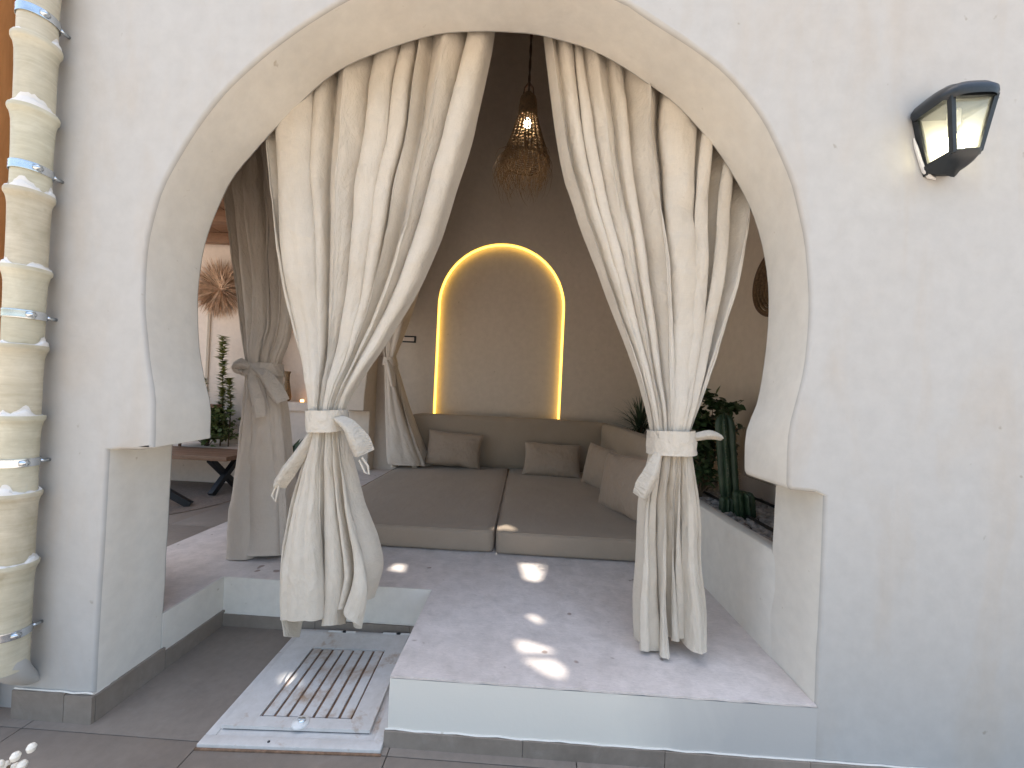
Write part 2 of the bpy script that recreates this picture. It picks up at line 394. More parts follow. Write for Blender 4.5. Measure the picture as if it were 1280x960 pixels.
# ------------------------------------------------------------------ front wall with the horseshoe arch
def arch_wall(name, cf, cr, outer, mat, T, y0, mapf, b=.011, closed=False):
    """mapf(a, z, d): a along the wall, d depth through it"""
    mb = MB(); N_ = normals(cf)
    rings = []
    nr = normals(cr)
    rings.append(([p + n * b for p, n in zip(cf, N_)], 0))
    rings.append(([p + n * b * .35 for p, n in zip(cf, N_)], b * .3)); rings.append((cf, b))
    for k in (.25, .5, .75): rings.append(([p.lerp(q, k) for p, q in zip(cf, cr)], T * k))
    rings.append((cr, T - b)); rings.append(([p + n * b * .35 for p, n in zip(cr, nr)], T - b * .3)); rings.append(([p + n * b for p, n in zip(cr, nr)], T))
    n = len(cf); vs = []
    for c, d in rings: vs += [mapf(max(0, p.x) if False else p.x, max(p.y, 0), d) for p in c]
    fs = [(r * n + k, r * n + k + 1, (r + 1) * n + k + 1, (r + 1) * n + k) for r in range(len(rings) - 1) for k in range(n - 1)]
    mb.add(vs, fs)
    for ring, d in ((rings[0][0], 0), (rings[-1][0], T)):
        lp = [(p.x, max(p.y, 0)) for p in ring] + outer
        pts, tr = poly_faces([lp]); mb.add([mapf(p[0], p[1], d) for p in pts], tr)
    # outer ends
    for a, c in zip(outer, outer[1:]):
        mb.add([mapf(a[0], a[1], 0), mapf(c[0], c[1], 0), mapf(c[0], c[1], T), mapf(a[0], a[1], T)], [(0, 1, 2, 3)])
    return mb

cf = jit(chain(ARC_F), 1); cr = jit(chain(ARC_R), 5)
# continue down and around the step under the right side
tail = lin((.95, .2185), (-.386, .2185), 14) + lin((-.39, .2155), (-.392, 0), 4, True)
cf2 = cf + tail; cr2 = cr + tail
fw = arch_wall('front_wall', cf2, cr2, [(1.605, 0), (1.612, 3), (1.60, 6), (-1.66, 6), (-1.66, 0)], None, .25, 0, lambda a, z, d: Vector((a, d, z)))
front_wall = thing('arch_wall', (0, 0, 0), 'white plastered front wall with a large horseshoe arch opening', 'wall')
o = part(fw, 'wall', M['facade'], front_wall, ang=50)
wn = o.modifiers.new('weighted', 'WEIGHTED_NORMAL'); wn.keep_sharp = True; wn.weight = 100
o.data.materials.append(M['cream'])
for f in o.data.polygons:
    f.material_index = 1 if (abs(f.normal.y) < .4 and f.center.x < 1.2 and f.center.x > -1.6) else 0

# skirting tiles of the front wall: pier, inside of the pit and step front
def skirt_run(p, q, h, parent, size=.42, out=(0, -1), seed=0, th=.011):
    p = Vector(p); q = Vector(q); L_ = (q - p).length; d = (q - p) / L_; o_ = Vector(out)
    s = 0; k = 0
    while s < L_ - .01:
        e = min(L_, s + size); a = p + d * (s + .001); b_ = p + d * (e - .001); mb = MB()
        hh = h + .003 * nz(k * 1.7, seed, 2); w = [a, b_, b_ + o_ * th, a + o_ * th]
        vs = [(v.x, v.y, z) for z in (0, hh) for v in w] ; mb.add(vs, [(0, 1, 2, 3), (7, 6, 5, 4), (0, 4, 5, 1), (1, 5, 6, 2), (2, 6, 7, 3), (3, 7, 4, 0)])
        part(mb, 'skirting_tile', M['skirt'], parent, smooth=False, w=False); s = e; k += 1
skirt_run((-1.66, 0), (-1.478, 0), .095, front_wall, .3, (0, -1), 0)
skirt_run((-1.478, 0), (-1.381, 0), .09, front_wall, .3, (0, -1), 1)
skirt_run((-1.391, .0), (-1.391, .25), .088, front_wall, .4, (1, 0), 2)
sc = MB(); nx_ = 40; zz = [.048, .10, .15, .2175]
vs = [(-.3925 + 1.36 * i / nx_, -.0022 - .0012 * nz(i * .4, z * 9, 2), z + (.004 * nz(i * .7, z, 5) if z < .06 else 0)) for z in zz for i in range(nx_ + 1)]
sc.add(vs, [(r * (nx_ + 1) + i, r * (nx_ + 1) + i + 1, (r + 1) * (nx_ + 1) + i + 1, (r + 1) * (nx_ + 1) + i) for r in range(3) for i in range(nx_)])
sm_, N_s, L_s, P_s = newmat('step_paint')
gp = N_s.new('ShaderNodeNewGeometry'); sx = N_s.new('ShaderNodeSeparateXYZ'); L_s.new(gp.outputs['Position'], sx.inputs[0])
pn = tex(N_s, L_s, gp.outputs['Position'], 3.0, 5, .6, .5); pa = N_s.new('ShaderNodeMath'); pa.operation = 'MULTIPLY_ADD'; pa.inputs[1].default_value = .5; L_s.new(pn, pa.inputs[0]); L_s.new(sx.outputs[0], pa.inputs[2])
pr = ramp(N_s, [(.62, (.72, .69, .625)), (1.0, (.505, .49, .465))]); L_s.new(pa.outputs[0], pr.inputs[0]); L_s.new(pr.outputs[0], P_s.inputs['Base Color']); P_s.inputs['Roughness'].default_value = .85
bump(N_s, L_s, P_s, [(pn, .2, .01), (tex(N_s, L_s, gp.outputs['Position'], 40, 4, .6), .2, .002)])
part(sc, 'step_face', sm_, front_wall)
skirt_run((-.402, 0), (1.605, 0), .052, front_wall, .45, (0, -1), 4)

# ------------------------------------------------------------------ platform (raised floor) with the pit cut out of it
plat = MB()
top = [(-1.95, .25), (-1.402, .25)] + [(-1.402, .56), (-.392, .56), (-.392, .012)] + [(-.392 + (1.357 * k / 40), -.0015 + .005 * nz(k * .6, 3, 1)) for k in range(41)] + [(.966, .25), (.985, 3.26), (-1.95, 3.26)]
pts, tr = poly_faces([top]); plat.add([(p[0], p[1], .2255) for p in pts], tr)
nt = len(top)
for i in range(nt):
    a = top[i]; b_ = top[(i + 1) % nt]; lo = .2185 if (a[1] < .02 and b_[1] < .02) else 0
    plat.add([(a[0], a[1], .2255), (b_[0], b_[1], .2255), (b_[0], b_[1], lo), (a[0], a[1], lo)], [(0, 1, 2, 3)])
platform = struct(plat.build('platform', M['cement'], smooth=False))
pit = MB()   # painted faces of the pit, 6 mm proud of the slab
pit.box((-1.402, .242, 0), (-1.3895, .556, .2265)); pit.box((-1.3955, .553, 0), (-.392, .5601, .2262))
part(pit, 'pit_face', M['cream'], front_wall, smooth=False)
skirt_run((-1.3895, .25), (-1.3895, .553), .07, front_wall, .4, (1, 0), 3)
skirt_run((-1.384, .553), (-.392, .553), .056, front_wall, .45, (0, -1), 6)
mt = MB()    # smear of mortar above the skirting
for k in range(60):
    t = k / 59
mt.tube([(-1.38 + .99 * k / 40, .549, .058 + .003 * nz(k * .8, 1, 1)) for k in range(41)], .0028, 5)
mt.tube([(-1.391, .56 * k / 30, .09 - .033 * k / 30 + .003 * nz(k * .8, 4, 1)) for k in range(31)], .0025, 5)
mt.tube([(-.40 + 2.0 * k / 60, -.004, .054 + .004 * nz(k * .5, 7, 1)) for k in range(61)], .003, 5)
mt.tube([(-1.66 + .275 * k / 12, -.004, .097 + .004 * nz(k * .5, 8, 1)) for k in range(13)], .003, 5)
part(mt, 'mortar_line', M['cream'], front_wall)

# ------------------------------------------------------------------ back wall with niche
nc, nr_, nzs = -.318, .748, 2.2
outl = [(nc - nr_, .3)] + [(nc + nr_ * cos(pi - pi * k / 48), nzs + nr_ * sin(pi - pi * k / 48)) for k in range(49)] + [(nc + nr_, .3)]
YB = 3.26
bw = MB()
lp = [(-2.0, 0), (-2.0, 5.6), (1.75, 5.6), (1.75, 0), (nc + nr_, 0)] + outl[::-1] + [(nc - nr_, 0)]
pts, tr = poly_faces([lp]); bw.add([(p[0], YB, p[1]) for p in pts], tr)
for a, c in zip(outl, outl[1:]): bw.add([(a[0], YB, a[1]), (c[0], YB, c[1]), (c[0], YB + .055, c[1]), (a[0], YB + .055, a[1])], [(0, 1, 2, 3)])
bw.add([(-2.0, YB + .2, 0), (1.75, YB + .2, 0), (1.75, YB + .2, 5.6), (-2.0, YB + .2, 5.6)], [(0, 1, 2, 3)])
back_wall = thing('back_wall', (0, YB, 0), 'beige plastered rear wall with a tall arched niche behind the sofa', 'wall')
part(bw, 'wall', M['inner'], back_wall, smooth=False)
npn = MB(); npn.box((nc - nr_ - .02, YB + .0551, .2), (nc + nr_ + .02, YB + .07, 3.0)); part(npn, 'niche_panel', M['inner'], back_wall, smooth=False)
led = MB()
ins = [(nc + (p[0] - nc) * (1 - .016 / nr_), nzs + (p[1] - nzs) * (1 - .016 / nr_) if p[1] > nzs else p[1]) for p in outl]
led.tube([(p[0], YB + .016, p[1]) for p in ins], .012, 8)
t = thing('led_strip', (nc, YB, .3), 'glowing yellow light strip following the arched niche edge', 'light strip')
part(led, 'strip', M['led'], t)
# wall socket with black rim
t = thing('wall_socket', (-1.36, YB, 1.76), 'small white socket plate with black rim on the rear wall', 'socket')
q = MB(); q.box((-1.52, YB - .012, 1.735), (-1.305, YB - .001, 1.815), .003); part(q, 'rim', M['iron'], t)
q = MB(); q.box((-1.50, YB - .016, 1.752), (-1.325, YB - .0125, 1.798), .001); part(q, 'plate', M['terrace'], t)

# ------------------------------------------------------------------ right side: outer wall and planter
rw = MB(); rw.box((1.5, .25, 0), (1.75, 3.26, 5.6)); tag(rw.build('side_wall', M['inner'], smooth=False), 'beige plastered right wall of the room behind the planter', 'wall')
pl = thing('planter_wall', (1.0, 1.7, 0), 'low pale plastered planter wall along the right of the platform', 'planter')
q = MB(); n = 24
prof = [(0, .2), (0, .603), (.006, .613), (.02, .618), (.055, .619), (.068, .613), (.074, .60), (.074, .45)]
ys = [.236 + 3.014 * k / n for k in range(n + 1)]
ys = [.17] + ys; n += 1
vs = [(.9635 + (.012 if y < .2 else 0) + .018 * (y - .25) / 3 + a + .002 * nz(y * 4, z * 5, 3), y, z + .003 * nz(y * 2.5, 1, a)) for y in ys for (a, z) in prof]; m_ = len(prof)
q.add(vs, [(i * m_ + k, (i + 1) * m_ + k, (i + 1) * m_ + k + 1, i * m_ + k + 1) for i in range(n) for k in range(m_ - 1)]); part(q, 'low_wall', M['cream'], pl)
q = MB(); gx, gy = 12, 60
q.add([(1.03 + .48 * i / gx, .25 + 3.0 * j / gy, .572 + .012 * nz(i * .8, j * .6, 2)) for j in range(gy + 1) for i in range(gx + 1)], [(j * (gx + 1) + i, j * (gx + 1) + i + 1, (j + 1) * (gx + 1) + i + 1, (j + 1) * (gx + 1) + i) for j in range(gy) for i in range(gx)])
part(q, 'soil', M['soil'], pl)
q = MB(); q.box((1.485, .25, .57), (1.4995, 3.25, .70)); part(q, 'brown_wall_base', M['terrace'], pl, smooth=False)
random.seed(4)
q = MB()
def pebble(q, c, r):
    bm = bmesh.new(); bmesh.ops.create_icosphere(bm, subdivisions=1, radius=1); s = Vector((random.uniform(.7, 1.3), random.uniform(.7, 1.3), random.uniform(.45, .8))) * r
    rot = Matrix.Rotation(random.random() * 6, 3, 'Z')
    for v in bm.verts: v.co = rot @ Vector((v.co.x * s.x, v.co.y * s.y, v.co.z * s.z)) * (1 + .25 * nz(v.co.x * 2 + c[0] * 50, v.co.y * 2, v.co.z * 2)) + Vector(c)
    bm.verts.index_update(); q.add([v.co for v in bm.verts], [[v.index for v in f.verts] for f in bm.faces]); bm.free()
for k in range(2600):
    pebble(q, (random.uniform(1.045, 1.48), .27 + 2.4 * random.random() ** 1.4, .580 + random.uniform(0, .014)), random.uniform(.008, .02))
ob = q.build('pebbles', M['pebble'], smooth=False, kind='stuff'); tag(ob, 'pale pebbles scattered over the planter soil at the right', 'pebbles')
def hose(x0, y0, x1, y1, label):
    q = MB(); pts = [(x0 + (x1 - x0) * k / 30 + .012 * nz(k * .3, y0, 1), y0 + (y1 - y0) * k / 30, .606 + .006 * nz(k * .4, 2, x0)) for k in range(31)]
    q.tube(pts, .0085, 8); tag(q.build('irrigation_hose', M['hosemat']), label, 'hose', 'drip hoses in the planter')
hose(1.14, .26, 1.22, 2.6, 'black irrigation hose over the pebbles in front of the cactus'); hose(1.44, .26, 1.40, 2.6, 'black irrigation hose along the wall behind the cactus')
# basket plate on the right wall
t = thing('wall_basket', (1.49, 1.06, 1.9), 'round woven basket hung on the right wall, half hidden by the arch', 'basket')
q = MB()
for k in range(11):
    r = .012 + .017 * k; q.tube([(1.49 - .05 * (k / 10) ** 2 - .006, 1.06 + r * cos(a), 1.9 + r * sin(a)) for a in [2 * pi * j / 36 for j in range(37)]], .0095, 6)
part(q, 'coil', M['basket'], t)
q = MB(); q.tube([(1.435, 1.06 + .192 * cos(a), 1.9 + .192 * sin(a)) for a in [2 * pi * j / 36 for j in range(37)]], .013, 6); part(q, 'rim', M['darkwood'], t)

# ------------------------------------------------------------------ left arcade wall
sA = 2.65 / 2.355
def amap(p): return Vector((3.1 - (p.x + 1.39) * sA, (p.y if p.y < .9 else .9 + (p.y - .9) * 1.02)))
ca = [amap(p) for p in chain(ARC_F)]; ca = [p for p in ca if p.y > .0]
ca = [Vector((p.x, max(p.y, 0))) for p in ca]; ca[-1].y = 0
ca_r = [p.copy() for p in ca]
# orientation reversed so that the offset goes into the wall
ca = ca[::-1]; ca_r = ca_r[::-1]
aw = arch_wall('arcade_wall', ca, ca_r, [(3.26, 0), (3.26, 5.6), (.25, 5.6), (.25, 0)], None, .25, 0, lambda a, z, d: Vector((-1.75 - d, a, z)))
t = thing('arcade_wall', (-1.875, 1.8, 0), 'beige plastered left wall with an arch opening to the terrace', 'wall')
o = part(aw, 'wall', M['inner'], t, ang=50); wn = o.modifiers.new('weighted', 'WEIGHTED_NORMAL'); wn.keep_sharp = True; wn.weight = 100
# front wall's left continuation behind the pipe
q = MB(); q.box((-2.0, .03, 0), (-1.6605, .25, 6)); tag(q.build('wall_return', M['facade'], smooth=False), 'pale wall return behind the clay pipe at the left edge', 'wall')

# ------------------------------------------------------------------ roof with added unseen openings, placed to throw the sun patches
ZR = 5.6
SPOTS = [
 [(-.665, .735, .225), (-.652, .812, .225), (-.594, .81, .225), (-.575, .715, .225)],
 [(-.17, 1.045, .365), (-.133, 1.105, .365), (-.076, 1.13, .365), (-.02, 1.075, .365), (-.014, 1.04, .365)],
 [(.012, .915, .225), (.173, .917, .225), (.132, .725, .225), (.096, .698, .225), (.04, .725, .225)],
 [(.045, .40, .225), (.08, .412, .225), (.13, .355, .225), (.10, .345, .225)],
 [(.002, .226, .225), (.044, .232, .225), (.178, .172, .225), (.029, .157, .225)],
 [(.027, .130, .225), (.143, .134, .225), (.184, .086, .225), (.178, .048, .225), (.132, .046, .225)],
 [(-.925, .225, .03), (-.86, .24, .03), (-.795, .19, .03), (-.81, .165, .03)],
]
def lift(p): k = (ZR - p[2]) / SUN.z; return (p[0] + SUN.x * k, p[1] + SUN.y * k)
holes = [[lift(p) for p in s] for s in SPOTS]
rf = MB()
for z in (ZR, ZR + .04):
    pts, tr = poly_faces([[(-2.05, -.0), (1.78, -.0), (1.78, 3.5), (-2.05, 3.5)]] + holes); rf.add([(p[0], p[1], z) for p in pts], tr)
for h in holes:
    for i in range(len(h)):
        a = h[i]; c = h[(i + 1) % len(h)]; rf.add([(a[0], a[1], ZR), (c[0], c[1], ZR), (c[0], c[1], ZR + .04), (a[0], a[1], ZR + .04)], [(0, 1, 2, 3)])
tag(rf.build('roof_slab', M['inner'], smooth=False), 'plaster roof over the seating room with small openings added to cast sun patches', 'roof')

# ------------------------------------------------------------------ curtains
def curtain_mesh(keys, tie, nu, nv, seed, pleats=9, amp=1.0, hem=.03, wrk=1.0, skew=0):
    """keys: rows of (left point, right point) from the rod down to the hem; tie: index in keys of the band"""
    rnd = random.Random(seed)
    def widths(n):
        w = [rnd.choice((rnd.uniform(.3, .7), rnd.uniform(.8, 1.3), rnd.uniform(1.4, 2.3))) for _ in range(n)]; s = sum(w); e = [0]
        for x in w: e.append(e[-1] + x / s)
        return e
    eA = widths(pleats); eB = widths(max(5, pleats - 3)); eC = widths(pleats + 5)
    nk = len(keys); zL = [k[0][2] for k in keys]; ztie = (zL[tie] + zL[tie + 1]) / 2; ztop = zL[0]; zbot = zL[-1]
    rows = []
    KL = [Vector(k[0]) for k in keys]; KR = [Vector(k[1]) for k in keys]
    def interp(K, z):
        for i in range(nk - 1):
            if z >= zL[i + 1] or i == nk - 2:
                t = (zL[i] - z) / (zL[i] - zL[i + 1]); t = max(0, min(1, t))
                p0, p1, p2, p3 = K[max(i - 1, 0)], K[i], K[i + 1], K[min(i + 2, nk - 1)]
                return .5 * ((2 * p1) + (-p0 + p2) * t + (2 * p0 - 5 * p1 + 4 * p2 - p3) * t * t + (-p0 + 3 * p1 - 3 * p2 + p3) * t ** 3)
    def seg(e, u):
        for k in range(len(e) - 1):
            if u <= e[k + 1] or k == len(e) - 2: return k, (u - e[k]) / (e[k + 1] - e[k])
    leanA = [rnd.uniform(-1.5, 1.5) for _ in range(40)]; hA = [rnd.uniform(.75, 1.6) for _ in range(40)]; dropA = [rnd.uniform(-1, 1) for _ in range(40)]
    cu = [i / nu for i in range(nu + 1)]
    vs = []; uv = []
    for j in range(nv + 1):
        tj = j / nv; z = ztop + (zbot - ztop) * tj
        L_ = interp(KL, z); R_ = interp(KR, z); W = (R_ - L_).length; ax = (R_ - L_) / W; fr = Vector((ax.y, -ax.x, 0)).normalized()
        above = z > ztie
        e = eA if above else eB; off = 0 if above else 17
        s = (ztop - z) / (ztop - ztie) if above else (ztie - z) / (ztie - zbot)
        near = math.exp(-((z - ztie) / .16) ** 2)
        bulge = .5 * min(W, .2) * (.25 + .6 * near)
        for i, u in enumerate(cu):
            # folds drift sideways a little on the way down
            uu = u + sin(pi * u) * (.05 * nz(u * 3, z * 1.3, seed) + .02 * nz(u * 7, z * 3.1, seed + 5))
            uu = max(0, min(1, uu))
            k, f = seg(e, uu); wk = e[k + 1] - e[k]; sp = wk * W
            am = amp * min(.058, .5 * sp ** .55 * .34) * hA[k + off] * (1 + .35 * nz(k * 3.3, z * 2.2, seed + 3))
            am *= ((.7 + .4 * sm(s * 3)) if above else (.8 + 1.1 * s)) * (1 - .45 * near)
            ridge = abs(sin(pi * f)) ** .62
            # secondary fold inside the wide pleats, dying out towards the top
            k2, f2 = seg(eC, uu); sec = abs(sin(pi * f2)) ** .8 - .55; secA = .2 * am * sm((s if above else 1 - s * .55) * 1.3 - .15) * (.6 + .8 * nz(k2 * 2.1, z * 1.5, 8))
            d = am * (ridge - .5) * 1.7 + secA * sec
            ln = leanA[k + off] * am * .75 * sin(2 * pi * f) * (.5 + .5 * s)
            rd = bulge * sqrt(max(0, 1 - (2 * u - 1) ** 2))
            p = L_ + ax * (W * u + ln * sin(pi * min(1, max(0, u)) ) ** .3) + fr * (d + rd)
            # crumples
            cr_ = .0065 * nz(p.x * 11 + seed, z * 6, p.y * 11) + .0035 * nz(p.x * 30, z * 11 + seed, 3) + .006 * abs(nz(p.x * 9 + z * 5, z * 9 - p.x * 4, seed)) * (.4 if above else 1)
            lw = abs(nz(u * 26 + .6 * nz(u * 5, z * 4, 7), z * 2.6, seed + 11)); lw2 = abs(nz(u * 12 + z * 1.7, z * 5 - u * 6, seed + 13))
            cr_ = cr_ * (.6 + .4 * wrk) + wrk * (.008 * (lw - .2) + .013 * (lw2 - .2)) * min(1, W / .35)
            p = p + fr * cr_ * (.55 + .45 * min(1, W / .4))
            if j == nv or not above:
                hz = hem * (dropA[k + off] * .8 + .6 * (ridge - .5)) * sm((s - .55) / .45)
                p.z += hz + skew * sm((u - .78) / .22) * sm((s - .4) / .6)
            # swing out towards the camera of the gathered skirt
            vs.append(p); uv.append((u * 1.5, z))
    fs = [(j * (nu + 1) + i, j * (nu + 1) + i + 1, (j + 1) * (nu + 1) + i + 1, (j + 1) * (nu + 1) + i) for j in range(nv) for i in range(nu)]
    return vs, fs, uv

def ribbon(pts, wid, th=.003, nrm=None, curl=0, seg=6):
    """strip of cloth following pts, wid per point; across-direction in nrm"""
    mb = MB(); pts = [Vector(p) for p in pts]; n = len(pts); vs = []; uv = []
    fine = []; 
    N2 = 26
    for k in range(N2):
        s = k / (N2 - 1) * (n - 1); i = min(int(s), n - 2); t = s - i
        p0, p1, p2, p3 = pts[max(i - 1, 0)], pts[i], pts[i + 1], pts[min(i + 2, n - 1)]
        fine.append((.5 * ((2 * p1) + (-p0 + p2) * t + (2 * p0 - 5 * p1 + 4 * p2 - p3) * t * t + (-p0 + 3 * p1 - 3 * p2 + p3) * t ** 3), wid[i] * (1 - t) + wid[i + 1] * t))
    for k, (p, w) in enumerate(fine):
        T_ = (fine[min(k + 1, N2 - 1)][0] - fine[max(k - 1, 0)][0]).normalized()
        a = T_.cross(Vector(nrm or (0, -1, 0))).normalized(); nn = a.cross(T_)
        for j in range(seg + 1):
            q = (j / seg - .5); off = nn * (curl * w * (cos(q * 5.5) - .5) + .004 * nz(p.x * 40 + j, p.z * 30, 3))
            vs.append(p + a * w * q + off); uv.append((q * w * 3, k * .05))
    mb.add(vs, [(k * (seg + 1) + j, k * (seg + 1) + j + 1, (k + 1) * (seg + 1) + j + 1, (k + 1) * (seg + 1) + j) for k in range(N2 - 1) for j in range(seg)])
    return mb, uv

def band(keys, tie, pad=.012, h=None, bulk=1.0, flip=0):
    A0, B0 = Vector(keys[tie][0]), Vector(keys[tie][1]); A1, B1 = Vector(keys[tie + 1][0]), Vector(keys[tie + 1][1])
    mb = MB(); n = 40; rows = 10; vs = []; uv = []
    for r in range(rows + 1):
        t = r / rows; L_ = A0.lerp(A1, t); R_ = B0.lerp(B1, t); c = (L_ + R_) / 2; W = (R_ - L_).length / 2 + pad; ax = (R_ - L_).normalized(); fr = Vector((ax.y, -ax.x, 0)).normalized()
        D = (.5 * min(W * 2, .2) * .85 + .027) * bulk
        for k in range(n):
            a = 2 * pi * k / n; sa, ca_ = sin(a), cos(a)
            q = 2.6; x = W * math.copysign(abs(ca_) ** (2 / q), ca_); y = D * math.copysign(abs(sa) ** (2 / q), sa)
            w_ = .0025 * nz(a * 2, t * 4, L_.x * 9) + .002 * nz(a * 5, t * 12, 2)
            p = c + ax * (x + w_) + fr * (y * (1 if y > 0 else .4) + w_) + Vector((0, 0, .003 * nz(a, 1, L_.x)))
            vs.append(p); uv.append((k / n, t * .2))
    mb.add(vs, [(r * n + k, r * n + (k + 1) % n, (r + 1) * n + (k + 1) % n, (r + 1) * n + k) for r in range(rows) for k in range(n)])
    return mb, uv

KL_ = [((-1.211,.330,2.759),(-0.185,.330,2.774)), ((-1.181,.330,2.558),(-0.208,.330,2.576)), ((-1.154,.330,2.358),(-0.245,.330,2.378)), ((-1.128,.330,2.158),(-0.285,.330,2.180)),
 ((-1.103,.330,1.991),(-0.330,.330,2.014)), ((-1.066,.330,1.792),(-0.381,.330,1.815)), ((-1.014,.330,1.560),(-0.469,.330,1.581)), ((-0.947,.320,1.361),(-0.573,.320,1.376)),
 ((-0.867,.290,1.164),(-0.677,.290,1.173)), ((-0.840,.274,1.062),(-0.713,.274,1.068)), ((-0.830,.269,.980),(-0.703,.269,.986)), ((-0.842,.267,.909),(-0.686,.267,.917)),
 ((-0.864,.265,.844),(-0.670,.265,.854)), ((-0.902,.262,.683),(-0.628,.262,.699)), ((-0.923,.257,.502),(-0.570,.257,.523)), ((-0.915,.254,.357),(-0.546,.254,.381)), ((-0.890,.250,.225),(-0.575,.250,.245))]
KR_ = [((-0.008,.330,2.777),(0.981,.330,2.791)), ((0.016,.330,2.620),(0.973,.330,2.637)), ((0.056,.330,2.385),(0.965,.330,2.406)), ((0.108,.330,2.125),(0.926,.330,2.148)),
 ((0.175,.330,1.931),(0.888,.330,1.954)), ((0.267,.330,1.706),(0.857,.330,1.728)), ((0.374,.325,1.449),(0.791,.325,1.467)), ((0.454,.290,1.225),(0.706,.290,1.237)),
 ((0.496,.269,1.049),(0.640,.269,1.056)), ((0.497,.266,.959),(0.650,.266,.967)), ((0.482,.264,.853),(0.672,.264,.863)), ((0.469,.261,.729),(0.694,.261,.742)),
 ((0.472,.256,.545),(0.700,.256,.561)), ((0.470,.252,.362),(0.725,.252,.381)), ((0.478,.248,.243),(0.73,.248,.255))]
K1_ = [((-1.879,.85,3.019),(-1.345,.85,3.029)), ((-1.800,.85,2.618),(-1.335,.85,2.629)), ((-1.696,.85,2.084),(-1.319,.85,2.096)), ((-1.651,.85,1.818),(-1.315,.85,1.830)),
 ((-1.602,.85,1.552),(-1.307,.85,1.564)), ((-1.557,.85,1.375),(-1.330,.85,1.385)), ((-1.524,.85,1.265),(-1.361,.85,1.273)), ((-1.529,.85,1.196),(-1.348,.85,1.204)),
 ((-1.549,.85,.930),(-1.309,.85,.942)), ((-1.566,.85,.617),(-1.276,.85,.633)), ((-1.564,.85,.394),(-1.265,.85,.411)), ((-1.550,.85,.232),(-1.274,.85,.240))]
KB_ = [((-1.866,2.8,3.30),(-0.922,2.8,3.32)), ((-1.721,2.8,2.75),(-1.052,2.8,2.773)), ((-1.603,2.8,2.072),(-1.234,2.8,2.087)), ((-1.522,2.8,1.649),(-1.351,2.8,1.657)),
 ((-1.490,2.8,1.506),(-1.387,2.8,1.510)), ((-1.496,2.8,1.42),(-1.36,2.8,1.42)), ((-1.443,2.8,.886),(-1.177,2.8,.899)), ((-1.354,2.8,.37),(-0.961,2.8,.37))]

def curtain(keys, tie, seed, label, mat, nu, nv, pl_, amp=1.0, hem=.03, bulk=1.0, wrk=1.0, skew=0):
    base = ((keys[-1][0][0] + keys[-1][1][0]) / 2, keys[-1][0][1], keys[-1][0][2])
    t = thing('curtain', base, label, 'curtain', 'tied back linen curtains')
    mb = MB(); vs, fs, uv = curtain_mesh(keys, tie, nu, nv, seed, pl_, amp, hem, wrk, skew); mb.add(vs, fs)
    part(mb, 'drape', mat, t, uvs=uv)
    b_, uv = band(keys, tie, bulk=bulk); part(b_, 'tie_band', mat, t, uvs=uv)
    return t
cl = curtain(KL_, 9, 11, 'cream linen curtain tied at the left of the arch, hem over the pit', M['linen'], 320, 340, 9, 1.05, .085, wrk=.5, skew=.10)
for pts, w, nm in (([(-.715, .20, 1.035), (-.66, .17, 1.01), (-.62, .165, .955), (-.60, .17, .905)], [.035, .06, .085, .085], 'tie_end'),
               ([(-.81, .215, .985), (-.85, .20, .90), (-.90, .195, .82), (-.935, .20, .765)], [.03, .05, .06, .055], 'tie_end')):
    r_, uv = ribbon(pts, w, curl=.35); part(r_, nm, M['linen'], cl, uvs=uv)
for a in (((-.59, .168, .90), (-.565, .165, .87), (-.56, .165, .84), (-.575, .166, .845), (-.60, .168, .89)), ((-.93, .20, .77), (-.945, .20, .73), (-.93, .20, .71), (-.925, .2, .74), (-.92, .2, .77))):
    q = MB(); q.tube([Vector(p) for p in a], .004, 6); part(q, 'loop', M['linen'], cl)
crt = curtain(KR_, 8, 23, 'cream linen curtain tied at the right of the arch, hem on the platform', M['linen'], 320, 340, 10, .95, .035, wrk=1.0)
r_, uv = ribbon([(.635, .20, 1.03), (.69, .185, 1.045), (.735, .19, 1.035)], [.03, .035, .02], curl=.3); part(r_, 'tie_end', M['linen'], crt, uvs=uv)
r_, uv = ribbon([(.51, .19, .97), (.49, .18, .90), (.465, .18, .84), (.452, .185, .80)], [.03, .06, .07, .06], curl=.35); part(r_, 'tie_end', M['linen'], crt, uvs=uv)
c1 = curtain(K1_, 6, 31, 'beige linen curtain tied with a bow between terrace and platform', M['linen_in'], 150, 180, 7, 1.2, .02)
for pts, w in (([(-1.44, .74, 1.24), (-1.37, .72, 1.20), (-1.31, .715, 1.12), (-1.27, .72, 1.06)], [.03, .07, .09, .08]), ([(-1.45, .74, 1.23), (-1.43, .72, 1.15), (-1.40, .715, 1.06), (-1.385, .72, .98)], [.025, .06, .07, .06]),
               ([(-1.45, .73, 1.24), (-1.49, .71, 1.255), (-1.53, .73, 1.235), (-1.49, .735, 1.215)], [.02, .07, .06, .03])):
    r_, uv = ribbon(pts, w, curl=.3); part(r_, 'tie_end', M['linen_in'], c1, uvs=uv)
cb = curtain(KB_, 4, 47, 'beige linen curtain tied at the far left corner behind the sofa', M['linen_in'], 130, 160, 6, 1.3, .03)
r_, uv = ribbon([(-1.44, 2.70, 1.47), (-1.40, 2.68, 1.38), (-1.37, 2.67, 1.27), (-1.36, 2.68, 1.2)], [.03, .07, .07, .05], curl=.3); part(r_, 'tie_end', M['linen_in'], cb, uvs=uv)
q = MB(); q.tube([(-1.45, .345, 2.79), (1.3, .345, 2.79)], .014, 10); tag(q.build('curtain_rod', M['darkwood']), 'wooden rod carrying the two front curtains above the arch', 'curtain rod')

